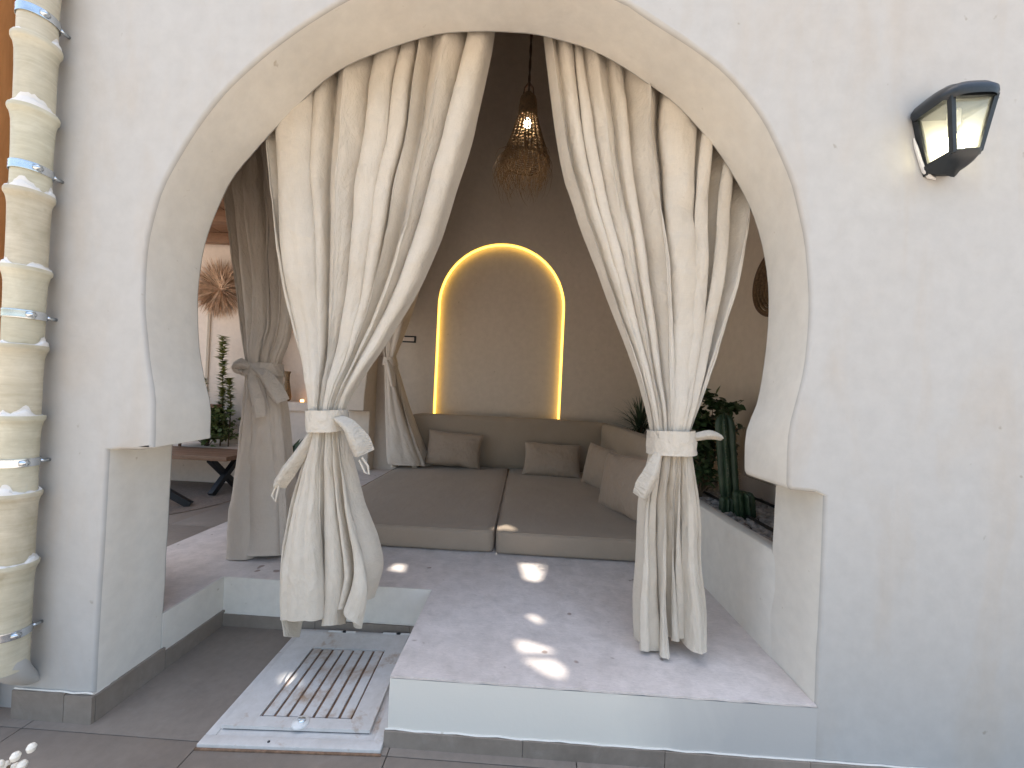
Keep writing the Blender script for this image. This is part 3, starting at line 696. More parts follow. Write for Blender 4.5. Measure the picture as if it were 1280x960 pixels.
# ------------------------------------------------------------------ sofa: mattresses, back cushions, pillows
def rbox(a, b, r, puff=.012, n=26, seed=0, wr=.004):
    """soft upholstered block: superellipsoid-like rounded box with puffed faces and small creases"""
    bm = bmesh.new(); bmesh.ops.create_cube(bm, size=2); bmesh.ops.subdivide_edges(bm, edges=bm.edges[:], cuts=n, use_grid_fill=True)
    A = Vector(a); B = Vector(b); c = (A + B) / 2; h = (B - A) / 2
    for v in bm.verts:
        p = Vector([v.co[i] * h[i] for i in range(3)])
        # rounded edges
        q_ = Vector([max(-(h[i] - r), min(h[i] - r, p[i])) for i in range(3)]); d = p - q_
        if d.length > 1e-9: p = q_ + d.normalized() * min(r, max(abs(d.x), abs(d.y), abs(d.z)))
        e = [abs(v.co[i]) for i in range(3)]
        for i in range(3):
            if e[i] > .999:
                j, k = [x for x in range(3) if x != i]
                p[i] += math.copysign(puff * (1 - e[j] ** 4) * (1 - e[k] ** 4), v.co[i])
                p[i] += wr * nz(p[j] * 5 + seed, p[k] * 5, seed) + wr * .5 * nz(p[j] * 16, p[k] * 16, seed + 2)
        v.co = p + c
    bm.verts.index_update(); mb = MB(); mb.add([v.co for v in bm.verts], [[v.index for v in f.verts] for f in bm.faces]); uv = [(v.co.x + v.co.z * .3, v.co.y + v.co.z) for v in bm.verts]; bm.free()
    return mb, uv
def soft(name, a, b, r, label, cat, puff=.012, seed=0, group=None, mat='taupe', seamtop=True):
    t = thing(name, ((a[0] + b[0]) / 2, (a[1] + b[1]) / 2, a[2]), label, cat, group)
    mb, uv = rbox(a, b, r, puff, 26, seed); part(mb, 'cover', M[mat], t, uvs=uv)
    q = MB(); e = .004
    def ring(z, i):
        c = [(a[0] + i, a[1] + i), (b[0] - i, a[1] + i), (b[0] - i, b[1] - i), (a[0] + i, b[1] - i), (a[0] + i, a[1] + i)]; out = []
        for p, q2 in zip(c, c[1:]):
            for k in range(16): out.append((p[0] + (q2[0] - p[0]) * k / 16, p[1] + (q2[1] - p[1]) * k / 16, z))
        return out + [out[0]]
    if seamtop: q.tube(ring(b[2] - r * .25, r * .22), .0035, 5); part(q, 'piping', M[mat], t)
    return t
soft('mattress', (-1.30, 1.01, .2262), (-.140, 3.10, .362), .022, 'left taupe floor mattress beside the dark gap', 'mattress', .008, 3, 'floor mattresses side by side')
soft('mattress', (-.126, 1.00, .2262), (.955, 3.10, .362), .022, 'right taupe floor mattress, pillows lying along its side', 'mattress', .008, 9, 'floor mattresses side by side')
soft('back_cushion', (-1.24, 2.98, .366), (.945, 3.13, .915), .035, 'long taupe back cushion under the glowing niche', 'cushion', .012, 5, 'back cushions', seamtop=False)
soft('back_cushion', (.845, 1.20, .366), (.96, 2.965, .905), .035, 'taupe side back cushion along the planter wall', 'cushion', .01, 6, 'back cushions', seamtop=False)

def pillow(loc, w, h, th, rx, ry, rz, label, seed):
    t = thing('pillow', loc, label, 'pillow', 'taupe pillows on the mattresses')
    n = 34; vs = []; uv = []
    for side in (1, -1):
        for j in range(n + 1):
            for i in range(n + 1):
                u = 2 * i / n - 1; v = 2 * j / n - 1
                pin = 1 - .075 * (1 - abs(v) ** 2.2) * 1; pin2 = 1 - .06 * (1 - abs(u) ** 2.2)
                x = u * w / 2 * (pin if abs(u) > 0 else 1); z = v * h / 2 * pin2
                e = max(0, (1 - abs(u) ** 2.6)) * max(0, (1 - abs(v) ** 2.6))
                y = th / 2 * e ** .5 * (1 + .12 * nz(u * 2, v * 2, seed + side))
                ed = (1 - (1 - abs(u)) ) 
                rr = math.hypot(abs(u) - 1, abs(v) - 1)
                y += .010 * e ** .3 * nz(u * 6 + seed, v * 6, side) * (1.3 - min(1, rr)) + .006 * e ** .4 * abs(nz(u * 3 + v * 3, v * 3 - u * 3, seed * 2))
                vs.append(Vector((x, -side * y, z + .012 * nz(u * 2, seed, 4)))); uv.append((x * 2, z * 2))
    m1 = (n + 1) ** 2
    fs = [(j * (n + 1) + i, j * (n + 1) + i + 1, (j + 1) * (n + 1) + i + 1, (j + 1) * (n + 1) + i) for j in range(n) for i in range(n)]
    fs += [tuple(m1 + k for k in f[::-1]) for f in fs]
    mb = MB(); mb.add(vs, fs); o = mb.build('cover', M['pillow'], t, uvs=uv)
    bm = bmesh.new(); bm.from_mesh(o.data); bmesh.ops.remove_doubles(bm, verts=bm.verts, dist=1e-5); bm.to_mesh(o.data); bm.free()
    q = MB(); ring = []
    for k in range(4 * n):
        s, i = divmod(k, n); f = 2 * i / n - 1; u, v = [(f, -1), (1, f), (-f, 1), (-1, -f)][s]
        ring.append(Vector((u * w / 2 * (1 - .075 * (1 - abs(v) ** 2.2)), 0, v * h / 2 * (1 - .06 * (1 - abs(u) ** 2.2)) + .012 * nz(u * 2, seed, 4))))
    q.tube(ring + [ring[0]], .003, 5); q.build('piping', M['pillow'], t)
    t.rotation_euler = (rx, ry, rz)
PILLOWS = [((-.72, 2.84, .565), .60, .37, .15, radians(-14), radians(3), radians(2), 'rectangular taupe pillow at the left against the long back cushion', 1),
           ((.32, 2.74, .52), .60, .37, .15, radians(-30), radians(1), radians(-3), 'slumped rectangular taupe pillow left of the sofa corner', 2),
           ((.735, 2.30, .535), .46, .40, .15, radians(-10), radians(4), radians(-62), 'small taupe pillow against the side cushion near the corner', 3),
           ((.745, 1.54, .56), .54, .44, .17, radians(-10), radians(-3), radians(-70), 'large taupe pillow nearest the right curtain on the mattress', 4)]
for p in PILLOWS: pillow(*p)

# ------------------------------------------------------------------ pendant lamp
px_, py_, pz_ = -.068, 1.5, 2.98
t = thing('pendant_lamp', (px_, py_, pz_), 'lit woven rattan pendant lamp with straw fringe hanging in the arch', 'lamp')
q = MB(); q.tube([(px_ + .004 * sin(k * 1.1) - .0 + (-.03) * 0, py_ + .004 * cos(k * 1.1), 3.36 + (ZR - 3.36) * k / 60) for k in range(61)], .007, 6)
q.tube([(px_ + .005 * sin(k * 1.1 + 3), py_ + .005 * cos(k * 1.1 + 3), 3.36 + (ZR - 3.36) * k / 60) for k in range(61)], .006, 6); part(q, 'cord', M['darkwood'], t)
q = MB()
for s in (-1, 1): q.tube([(px_, py_, 3.40), (px_ + s * .028, py_, 3.36), (px_ + s * .042, py_, 3.29)], .006, 6)
for s in (-1, 1): q.tube([(px_, py_, 3.40), (px_, py_ + s * .028, 3.36), (px_, py_ + s * .042, 3.29)], .006, 6)
part(q, 'hanger', M['darkwood'], t)
def sr(z):   # shade radius at height
    for (z0, r0), (z1, r1) in zip([(3.31, .028), (3.28, .052), (3.20, .062), (3.16, .064), (3.08, .088), (2.98, .118), (2.90, .148), (2.85, .155)], [(3.28, .052), (3.20, .062), (3.16, .064), (3.08, .088), (2.98, .118), (2.90, .148), (2.85, .155), (2.80, .155)]):
        if z <= z0 and z >= z1: return r0 + (r1 - r0) * (z0 - z) / (z0 - z1)
    return .15
q = MB()
for k in range(16):
    z = 3.305 - .011 * k; q.tube([(px_ + sr(z) * cos(a), py_ + sr(z) * sin(a), z + .002 * sin(a * 9 + k * 3)) for a in [2 * pi * j / 28 for j in range(29)]], .0068, 5)
part(q, 'neck', M['rattan'], t)
q = MB(); random.seed(8)
for k in range(24):
    z = 3.14 - .0135 * k; q.tube([(px_ + sr(z) * cos(a) * 1, py_ + sr(z) * sin(a), z + .008 * nz(a * 1.3, k * 2, 1) + .003 * sin(a * 11 + k * 3.1)) for a in [2 * pi * j / 40 for j in range(41)]], .0042 if k < 23 else .008, 4)
for k in range(26):
    a0 = 2 * pi * k / 26; tw = random.uniform(-.5, .5)
    q.tube([(px_ + sr(z) * cos(a0 + tw * (3.14 - z)), py_ + sr(z) * sin(a0 + tw * (3.14 - z)), z) for z in [3.15 - .03 * j for j in range(12)]], .005, 4)
part(q, 'shade', M['rattan'], t)
q = MB()
for k in range(300):
    a0 = random.random() * 2 * pi; z0 = random.uniform(2.80, 2.88) + (.06 if random.random() < .15 else 0); L_ = random.uniform(.08, .24); fl = random.uniform(-.03, .07) + (.09 * random.random() if cos(a0) < -.2 else 0); r0 = sr(z0)
    cu = random.uniform(-.5, .5); pts = []
    for j in range(7):
        s = j / 6; r = r0 + fl * sin(s * 1.9) - .05 * s * s + .012 * nz(k, s * 4, 1); a = a0 + cu * s * s
        pts.append((px_ + r * cos(a), py_ + r * sin(a), z0 - L_ * s * (.75 + .25 * s) + .01 * nz(k * 1.3, s * 5, 2)))
    q.tube(pts, [.0022, .0021, .002, .0018, .0016, .0012, .0006], 4, False)
part(q, 'fringe', M['straw'], t, kind='stuff', w=False)
q = MB(); q.lathe([(.001, .05), (.012, .046), (.014, .035), (.024, .016), (.027, 0), (.022, -.016), (.012, -.025), (.001, -.028)], 20, (px_, py_, 3.10)); part(q, 'bulb', M['bulb'], t)

# ------------------------------------------------------------------ wall lantern
LX = 1.246
t = thing('wall_lantern', (LX, 0, 1.88), 'black metal wall lantern with tapering glass panes beside the arch', 'lantern')
TB, TF, BB, BF = .066, .061, .036, .036
ztop, zbt = 2.075, 1.925
Tl = [(-TB, -.012, ztop), (-TF, -.104, ztop), (TF, -.104, ztop), (TB, -.012, ztop)]; Bl = [(-BB, -.012, zbt), (-BF, -.082, zbt), (BF, -.082, zbt), (BB, -.012, zbt)]
LR = Matrix.Translation((LX, 0, 2.0)) @ Matrix.Rotation(radians(-4), 4, 'Y') @ Matrix.Translation((-LX, 0, -2.0))
P3 = lambda p: LR @ Vector((LX + p[0], p[1], p[2]))
q = MB()
def barq(a, b, r): q.tube([P3(a), P3(b)], r, 4)
def sqbar(q, a, b, w):
    a = Vector(a); b = Vector(b); d = (b - a).normalized(); u = d.cross(Vector((0, 0, 1)) if abs(d.z) < .8 else Vector((0, 1, 0))).normalized() * w; v = d.cross(u).normalized() * w
    q.add([a - u - v, a + u - v, a + u + v, a - u + v, b - u - v, b + u - v, b + u + v, b - u + v], [(0, 1, 2, 3), (7, 6, 5, 4), (0, 4, 5, 1), (1, 5, 6, 2), (2, 6, 7, 3), (3, 7, 4, 0)])
for i in range(4): sqbar(q, P3(Tl[i]), P3(Bl[i]), .006)
for R_ in (Tl, Bl):
    for i in range(3): sqbar(q, P3(R_[i]), P3(R_[i + 1]), .0065)
part(q, 'frame', M['black'], t, smooth=False, w=False)
q = MB(); bp = [(-.072, 2.09), (.072, 2.09), (.04, 1.90), (-.04, 1.90)]; q.add([P3((x, y, z)) for y in (-.001, -.0119) for x, z in bp], [(0, 1, 2, 3), (7, 6, 5, 4), (0, 4, 5, 1), (1, 5, 6, 2), (2, 6, 7, 3), (3, 7, 4, 0)]); part(q, 'back_plate', M['black'], t)
q = MB(); q.add([P3((-.064, -.0135, ztop - .006)), P3((.064, -.0135, ztop - .006)), P3((.034, -.0135, zbt + .006)), P3((-.034, -.0135, zbt + .006))], [(0, 1, 2, 3)]); part(q, 'inner_reflector', M['white'], t, smooth=False, w=False)
# domed cap: rows shrinking towards the top, rounded plan
q = MB(); rows = [(1.10, 2.066, .0), (1.20, 2.078, 0), (1.18, 2.09, 0), (1.0, 2.107, 0), (.72, 2.124, 0), (.4, 2.135, 0), (.03, 2.139, 0)]; n = 24; vs = []
for (s, z, _) in rows:
    for k in range(n + 1):
        a = pi * k / n; ca_, sa = -cos(a), sin(a); x = .071 * s * math.copysign(abs(ca_) ** .62, ca_); y = -.012 - .045 * max(0, 1 - s) - .103 * min(s, 1.12) * (1 if s > .8 else .75) * abs(sa) ** .55
        vs.append(P3((x, y, z)))
q.add(vs, [(r * (n + 1) + k, r * (n + 1) + k + 1, (r + 1) * (n + 1) + k + 1, (r + 1) * (n + 1) + k) for r in range(len(rows) - 1) for k in range(n)]); q.add([P3(( .071 * 1.1 * c_, y_, 2.066)) for c_, y_ in ((-1, -.012), (1, -.012), (1, -.1), (-1, -.1))], [(0, 1, 2, 3)])
part(q, 'cap', M['black'], t, ang=50)
q = MB(); rows = [(1.15, 1.926), (1.12, 1.917), (.92, 1.903), (.6, 1.892), (.28, 1.884), (.12, 1.874), (.01, 1.870)]; vs = []
for (s, z) in rows:
    for k in range(n + 1):
        a = pi * k / n; ca_, sa = -cos(a), sin(a); vs.append(P3((.041 * s * math.copysign(abs(ca_) ** .6, ca_), -.010 - .04 * max(0, 1 - s) - .079 * s * abs(sa) ** .55, z)))
q.add(vs, [(r * (n + 1) + k, r * (n + 1) + k + 1, (r + 1) * (n + 1) + k + 1, (r + 1) * (n + 1) + k) for r in range(len(rows) - 1) for k in range(n)]); q.add([P3((-.045, -.012, 1.926)), P3((.045, -.012, 1.926)), P3((.042, -.084, 1.926)), P3((-.042, -.084, 1.926))], [(0, 1, 2, 3)])
part(q, 'bottom_cup', M['black'], t, ang=50)
for i in range(3):
    q = MB(); a, b_, c_, d_ = P3(Tl[i]), P3(Tl[i + 1]), P3(Bl[i + 1]), P3(Bl[i]); cen = Vector((LX, -.05, 2.0)); nn = (b_ - a).cross(d_ - a).normalized(); nn = nn if nn.dot(cen - a) > 0 else -nn
    q.add([a, b_, c_, d_] + [p + nn * .002 for p in (a, b_, c_, d_)], [(0, 1, 2, 3), (7, 6, 5, 4), (0, 4, 5, 1), (1, 5, 6, 2), (2, 6, 7, 3), (3, 7, 4, 0)]); part(q, 'pane', M['glass'], t, smooth=False)
q = MB(); q.lathe([(.001, .05), (.014, .046), (.022, .03), (.024, .012), (.02, -.004), (.012, -.018)], 20, (LX + .002, -.052, 1.945)); part(q, 'bulb', M['bulb_lamp'], t)
q = MB(); q.lathe([(.015, .055), (.015, .10)], 14, (LX, -.05, 1.97)); part(q, 'socket', M['white'], t)
q = MB()   # dried mortar where the lantern meets the wall
q.tube([P3(p) for p in [(-.068, -.004, 2.02), (-.062, -.005, 1.99), (-.052, -.006, 1.95), (-.042, -.007, 1.915), (-.028, -.008, 1.897), (-.01, -.008, 1.888)]], [.002, .005, .005, .006, .006, .003], 6); part(q, 'mortar_bead', M['mortar'], t)

# ------------------------------------------------------------------ clay drain pipe
PX, PY, PR = -1.606, -.062, .046
t = thing('drain_pipe', (PX, PY, .13), 'cream glazed clay drain pipe of stacked sockets with steel clamps', 'pipe')
fl = [2.56, 2.43, 2.205, 1.985, 1.725, 1.485, 1.24, 1.015, .77, .545]   # heights of the flange rims
bots = fl[1:] + [.225]
for k, (zt, zb) in enumerate(zip(fl, bots)):
    h = zt - zb
    prof = [(PR * .95, -h - .02), (PR * .955, -h * .75), (PR * .96, -h * .45), (PR * .975, -.07), (PR * .99, -.045), (PR * 1.03, -.030), (PR * 1.09, -.018), (PR * 1.17, -.012), (PR * 1.19, -.009), (PR * 1.195, -.001), (PR * 1.17, .003), (PR * 1.05, .004), (PR * .9, .002)]
    q = MB(); dx = .0035 * nz(k * 2.3, 1, 1); q.lathe(prof, 40, (PX + dx, PY, zt), .022, k * 3.1); part(q, 'pipe_segment', M['clay'], t)
    q = MB(); nn_ = 48; vs = []
    for (r, z) in ((1.16, .001), (1.12, .012), (1.0, .018), (.97, .028)):
        for j in range(nn_): a = 2 * pi * j / nn_; w_ = max(0, .15 + .9 * nz(cos(a) * 1.1 + k * 5, sin(a) * 1.1, 3) + .25 * nz(cos(a) * 6 + k * 5, sin(a) * 6, 3)); vs.append((PX + PR * (r if r > 1.1 else .985) * cos(a), PY + PR * (r if r > 1.1 else .985) * sin(a), zt + .0015 + z * (.15 + 1.7 * w_)))
    q.add(vs, [(r * nn_ + j, r * nn_ + (j + 1) % nn_, (r + 1) * nn_ + (j + 1) % nn_, (r + 1) * nn_ + j) for r in range(3) for j in range(nn_)]); part(q, 'mortar_joint', M['mortar'], t)
q = MB(); q.lathe([(PR * .99, .27), (PR * .98, 0), (PR * .96, -.04)], 40, (PX, PY, .0)); 
q2 = MB(); q2.box((-1.66, -.12, .0), (-1.46, -.0, .02)); 
for z in (2.285, 1.80, 1.338, .87, .327):
    c = MB(); c.lathe([(PR * 1.0, -.012), (PR * 1.035, -.013), (PR * 1.05, -.009), (PR * 1.03, -.005), (PR * 1.05, 0), (PR * 1.03, .005), (PR * 1.05, .009), (PR * 1.035, .013), (PR * 1.0, .012)], 40, (PX, PY, z))
    cl_ = part(c, 'pipe_clamp', M['steel'], t)
    c = MB(); ang = radians(-20); cx_, cy_ = PX + PR * 1.12 * cos(ang), PY + PR * 1.12 * sin(ang)
    c.tube([(cx_ - .010, cy_ - .006, z), (cx_ + .004, cy_ + .004, z)], .009, 10); c.tube([(cx_ - .006, cy_ - .010, z), (cx_ + .002, cy_ + .010, z)], .005, 6)
    ob = c.build('clamp_bolt', M['steel']); ob.parent = cl_; ob.location = -t.location - Vector((0, 0, 0)) + Vector((0, 0, 0))
    ob.location = -(Vector(cl_.location) + Vector(t.location))
    c = MB(); c.tube([(PX + PR * .6, PY + .034, z), (PX + PR * .6, PY + .045, z - .002), (PX + PR * .6, -.001, z - .002)], .006, 8); ob = c.build('clamp_bracket', M['steel']); ob.parent = cl_; ob.location = -(Vector(cl_.location) + Vector(t.location))
c = MB(); rr_ = [(.238, .02, PY), (.236, .045, PY), (.218, .046, PY), (.195, .044, PY + .008), (.17, .040, PY + .024), (.145, .034, PY + .042), (.125, .026, PY + .06)]
c.add([(PX + r * cos(a) * (1 + .03 * nz(a, z * 20, 2)), y + r * .9 * sin(a), z) for z, r, y in rr_ for a in [2 * pi * j / 36 for j in range(36)]], [(i * 36 + j, i * 36 + (j + 1) % 36, (i + 1) * 36 + (j + 1) % 36, (i + 1) * 36 + j) for i in range(6) for j in range(36)])
part(c, 'plaster_foot', M['facade'], t)
# wooden post left of the pipe
q = MB(); q.box((-1.98, -.075, 0), (-1.748, -.003, 5.2), .004); ob = q.build('wooden_post', M['wood']); weld(ob); tag(ob, 'orange pine post behind the clay pipe at the left edge', 'post')
# brown gate at the far right edge
t = thing('wooden_gate', (1.9, .05, 0), 'dark brown plank gate just past the right wall end', 'gate')
for k in range(6):
    q = MB(); q.box((1.618 + .12 * k, .02, .02), (1.734 + .12 * k, .05, 2.2), .003); part(q, 'plank', M['darkwood'], t)
q = MB(); q.box((2.345, .0, 0), (2.9, .25, 6)); tag(q.build('side_pier', M['facade'], smooth=False), 'white plaster pier beyond the brown gate', 'wall')

# ------------------------------------------------------------------ metal hatch in the floor
hx, hy, ha = -.975, -.065, radians(2.6)
HM = Matrix.Translation((hx, hy, 0)) @ Matrix.Rotation(ha, 4, 'Z')
t = thing('floor_hatch', (hx, hy, 0), 'worn white metal floor hatch with a rusty slatted grille', 'hatch'); t.rotation_euler = (0, 0, ha)
W_, D_ = .575, .60
q = MB()
fr_ = .034
for a, b_ in (((0, 0), (W_, fr_)), ((0, D_ - .03), (W_, D_)), ((0, fr_), (fr_, D_ - .03)), ((W_ - fr_, fr_), (W_, D_ - .03))): q.box((a[0], a[1], .0005), (b_[0], b_[1], .016), .0025)
o_ = q.build('frame', M['hatch'], t); weld(o_)
q = MB(); q.box((-.004, -.006, .0002), (W_ + .004, .0, .006), .001); o_ = q.build('rust_edge', M['rust'], t)
q = MB(); q.box((fr_ + .0005, fr_ + .0005, .001), (W_ - fr_ - .0005, D_ - .0305, .0135)); q.build('bed_plate', M['hatch'], t, smooth=False)
q = MB(); q.box((.040, .059, .0136), (.518, .556, .0186)); q.build('lid_shadow', M['iron'], t, smooth=False)  # black sheet standing in for the shadow line under the lid edge
lid = bpy.data.objects.new('lid', None); C.objects.link(lid); lid.parent = t
lx0, lx1, ly0, ly1 = .036, .522, .055, .560; zl, zh = .019, .030
gx0, gx1, gy0, gy1 = .135, .447, .095, .452
q = MB()
lid_o = q
for a, b_ in (((lx0, ly0), (lx1, gy0)), ((lx0, gy1), (lx1, ly1)), ((lx0, gy0), (gx0, gy1)), ((gx1, gy0), (lx1, gy1))): q.box((a[0], a[1], zl), (b_[0], b_[1], zh))
bpy.data.objects.remove(lid)
lid = q.build('lid', M['hatch'], t, smooth=False)
bm = bmesh.new(); bm.from_mesh(lid.data); bmesh.ops.remove_doubles(bm, verts=bm.verts, dist=1e-5); 
bmesh.ops.delete(bm, geom=[f for f in bm.faces if False], context='FACES'); bm.to_mesh(lid.data); bm.free()
q = MB(); q.box((gx0 - .004, gy0 - .004, .0195), (gx1 + .004, gy1 + .004, .0215)); o_ = q.build('grille_base', M['rust'], lid, smooth=False)
ns = 7; sw = (gx1 - gx0 - .006) / ns
for k in range(ns):
    q = MB(); x0 = gx0 + .004 + sw * k; q.box((x0 + .0048, gy0 + .006, .0216), (x0 + sw - .0048, gy1 - .006, .0285), .0018); o_ = q.build('slat', M['hatch_rust'], lid); weld(o_)
for k, x in enumerate((.15, .40)):
    q = MB(); q.box((x, ly1 + .002, .017), (x + .062, ly1 + .014, .031), .002); hg = q.build('hinge', M['white'], t)
    q = MB(); q.box((x + .066, ly1 + .003, .018), (x + .078, ly1 + .013, .033), .001); o_ = q.build('hinge_pin', M['iron'], t)
    q = MB(); q.box((x + .082, ly1 + .002, .017), (x + .125, ly1 + .014, .031), .002); q.build('hinge', M['white'], t)
q = MB(); q.lathe([(.001, .0075), (.012, .0075), (.013, .006), (.024, .0055), (.026, .003), (.026, -.002)], 28, (.285, .072, .031)); q.build('latch_plate', M['white'], t)
q = MB(); q.lathe([(.001, .0125), (.008, .012), (.0115, .009), (.012, .004)], 20, (.289, .074, .031)); q.box((.276, .0695, .0415), (.30, .0765, .0465), .001); q.build('latch', M['steel'], t)
q = MB(); q.lathe([(.001, .0), (.004, .0), (.0042, -.002)], 10, (.215, .016, .0172)); q.build('screw_hole', M['iron'], t)

# ------------------------------------------------------------------ planter plants
def leafshape(L_, W2, n=5, curl=.2, fold=.15):
    """flat leaf with midrib, along +x"""
    vs = [(0, 0, 0)]; fs = []
    for k in range(1, n):
        s = k / n; w = W2 * sin(pi * s ** .8); z = -curl * L_ * s * s
        vs += [(L_ * s, -w, z + fold * w), (L_ * s, 0, z), (L_ * s, w, z + fold * w)]
    vs.append((L_, 0, -curl * L_))
    fs += [(0, 1, 2), (0, 2, 3)]
    for k in range(n - 2):
        a = 1 + 3 * k; fs += [(a, a + 3, a + 4, a + 1), (a + 1, a + 4, a + 5, a + 2)]
    a = 1 + 3 * (n - 2); e = len(vs) - 1; fs += [(a, e, a + 1), (a + 1, e, a + 2)]
    return vs, fs
def add_leaf(q, base, d, L_, W2, rollv=0, curl=.2, n=4):
    d = Vector(d).normalized(); vs, fs = leafshape(L_, W2, n, curl); R_ = d.to_track_quat('X', 'Z').to_matrix() @ Matrix.Rotation(rollv, 3, 'X')
    q.add([Vector(base) + R_ @ Vector(v) for v in vs], fs)

random.seed(21)
def cactus_col(name, c, h, r, lean, p, ribs=6):
    q = MB(); nn = ribs * 8; rows = 26; vs = []
    for j in range(rows + 1):
        s = j / rows; prof = (.72 + .28 * sm(s * 4)) if s < .85 else sqrt(max(0, 1 - ((s - .85) / .15) ** 2)) * 1.0
        cx_ = c[0] + lean[0] * s; cy_ = c[1] + lean[1] * s
        for k in range(nn):
            a = 2 * pi * k / nn; rr = r * prof * (.62 + .42 * abs(cos(a * ribs / 2)) ** 1.2) * (1 + .05 * nz(s * 6, k, 2) + .02 * sin(s * 70))
            vs.append((cx_ + rr * cos(a), cy_ + rr * sin(a), c[2] + h * s))
    q.add(vs, [(j * nn + k, j * nn + (k + 1) % nn, (j + 1) * nn + (k + 1) % nn, (j + 1) * nn + k) for j in range(rows) for k in range(nn)]); part(q, name, M['cactus'], p)
    q = MB()
    for j in range(1, 24):
        s = j / 25
        for k in range(ribs):
            a = 2 * pi * k / ribs; prof = (.72 + .28 * sm(s * 4)) if s < .85 else sqrt(max(0, 1 - ((s - .85) / .15) ** 2))
            b_ = Vector((c[0] + lean[0] * s + r * prof * 1.03 * cos(a), c[1] + lean[1] * s + r * prof * 1.03 * sin(a), c[2] + h * s))
            for _ in range(2): q.tube([b_, b_ + Vector((cos(a) + random.uniform(-.5, .5), sin(a) + random.uniform(-.5, .5), random.uniform(-.3, .5))) * .011], .0006, 3, False)
    return q
t = thing('cactus', (1.16, .93, .58), 'dark green ribbed column cactus in the pebble planter', 'cactus')
q = cactus_col('stem', (1.175, .93, .575), .545, .053, (-.045, .03), t); part(q, 'spines', M['straw'], t, kind='stuff', w=False)
q = cactus_col('offshoot', (1.165, .77, .575), .15, .05, (-.02, 0), t, 8); q = cactus_col('offshoot', (1.10, .83, .575), .10, .035, (.0, 0), t, 7)

def bush(name, base, crown, radii, n, L_, W2, mat, label, cat, stems=6, zmin=None):
    t = thing(name, base, label, cat); q = MB(); tips = []
    for k in range(stems):
        a = random.random() * 6.28; e = Vector(crown) + Vector((radii[0] * cos(a) * random.uniform(.2, .8), radii[1] * sin(a) * random.uniform(.2, .8), radii[2] * random.uniform(-.4, .8)))
        b_ = Vector(base) + Vector((random.uniform(-.02, .02), random.uniform(-.02, .02), 0)); m_ = b_.lerp(e, .5) + Vector((random.uniform(-.03, .03), random.uniform(-.03, .03), .03))
        q.tube([b_, m_, e], [.005, .004, .002], 5); tips += [m_.lerp(e, s) for s in (0, .25, .5, .75, 1)]
        for _ in range(4):
            s0 = m_.lerp(e, random.random()); e2 = s0 + Vector((random.uniform(-1, 1), random.uniform(-1, 1), random.uniform(-.1, 1))).normalized() * radii[0] * .6; q.tube([s0, e2], [.0025, .001], 4); tips += [s0.lerp(e2, s) for s in (.4, .7, 1)]
    part(q, 'stem', M['stem'], t); q = MB()
    for k in range(n):
        b_ = random.choice(tips) + Vector((random.gauss(0, .012), random.gauss(0, .012), random.gauss(0, .012)))
        add_leaf(q, b_, (random.uniform(-1, 1), random.uniform(-1, 1), random.uniform(-.5, .7)), L_ * random.uniform(.6, 1.15), W2 * random.uniform(.7, 1.1), random.uniform(-1, 1), random.uniform(0, .5))
    part(q, 'foliage', mat, t, kind='stuff', w=False); return t
bush('leafy_shrub', (1.22, 1.35, .58), (1.16, 1.26, 1.02), (.23, .26, .24), 1500, .060, .020, M['leaf'], 'dark glossy leaved shrub between the right curtain and the cactus', 'shrub', 16)
bush('leafy_shrub', (1.10, 1.15, .58), (1.09, 1.13, .78), (.10, .12, .16), 260, .045, .015, M['leaf'], 'low dark shrub at the foot of the cactus by the curtain', 'shrub', 9)
t = thing('spiky_plant', (1.16, 2.55, .58), 'dark spiky bladed plant behind the side cushion', 'plant')
q = MB(); q.tube([(1.16, 2.55, .56), (1.15, 2.54, .80), (1.14, 2.53, .95)], [.03, .028, .022], 10); part(q, 'trunk', M['stem'], t)
q = MB()
for k in range(150):
    a = random.random() * 6.28; el = random.uniform(-.35, 1.4); L_ = random.uniform(.22, .40); d = Vector((cos(a) * cos(el), sin(a) * cos(el), sin(el))); b_ = Vector((1.145, 2.535, random.uniform(.78, .98)))
    add_leaf(q, b_, d, L_, .0075, 0, random.uniform(.1, .5), 5)
part(q, 'blades', M['spine'], t, kind='stuff', w=False)

# ------------------------------------------------------------------ terrace beyond the left arcade
YT = 3.5
tw = thing('terrace_wall', (-4.5, YT, 0), 'pale pinkish terrace wall behind the plants at the left', 'wall')
q = MB(); nx0, nx1, nz0, nz1 = -3.20, -2.66, .96, 1.66
pts, tr = poly_faces([[(-9, 0), (-9, 3.1), (-2.0, 3.1), (-2.0, 0)], [(nx0, nz0), (nx1, nz0), (nx1, nz1)] + [((nx0 + nx1) / 2 + .27 * cos(pi * k / 12), nz1 + .27 * sin(pi * k / 12)) for k in range(1, 12)] + [(nx0, nz1)]])
q.add([(p[0], YT, p[1]) for p in pts], tr); part(q, 'wall', M['terrace'], tw, smooth=False)
q = MB(); ol = [(nx0, nz0), (nx1, nz0), (nx1, nz1)] + [((nx0 + nx1) / 2 + .27 * cos(pi * k / 12), nz1 + .27 * sin(pi * k / 12)) for k in range(1, 12)] + [(nx0, nz1)]
for i in range(len(ol)): a = ol[i]; b_ = ol[(i + 1) % len(ol)]; q.add([(a[0], YT, a[1]), (b_[0], YT, b_[1]), (b_[0], YT + .22, b_[1]), (a[0], YT + .22, a[1])], [(0, 1, 2, 3)])
q.box((nx0 - .05, YT + .22, nz0 - .05), (nx1 + .05, YT + .24, nz1 + .4)); part(q, 'wall_niche', M['terrace'], tw, smooth=False)
q = MB(); q.box((nx0 - .06, YT - .05, nz0 - .11), (nx1 + .15, YT - .001, nz0 - .003), .006); part(q, 'shelf', M['terrace'], tw)
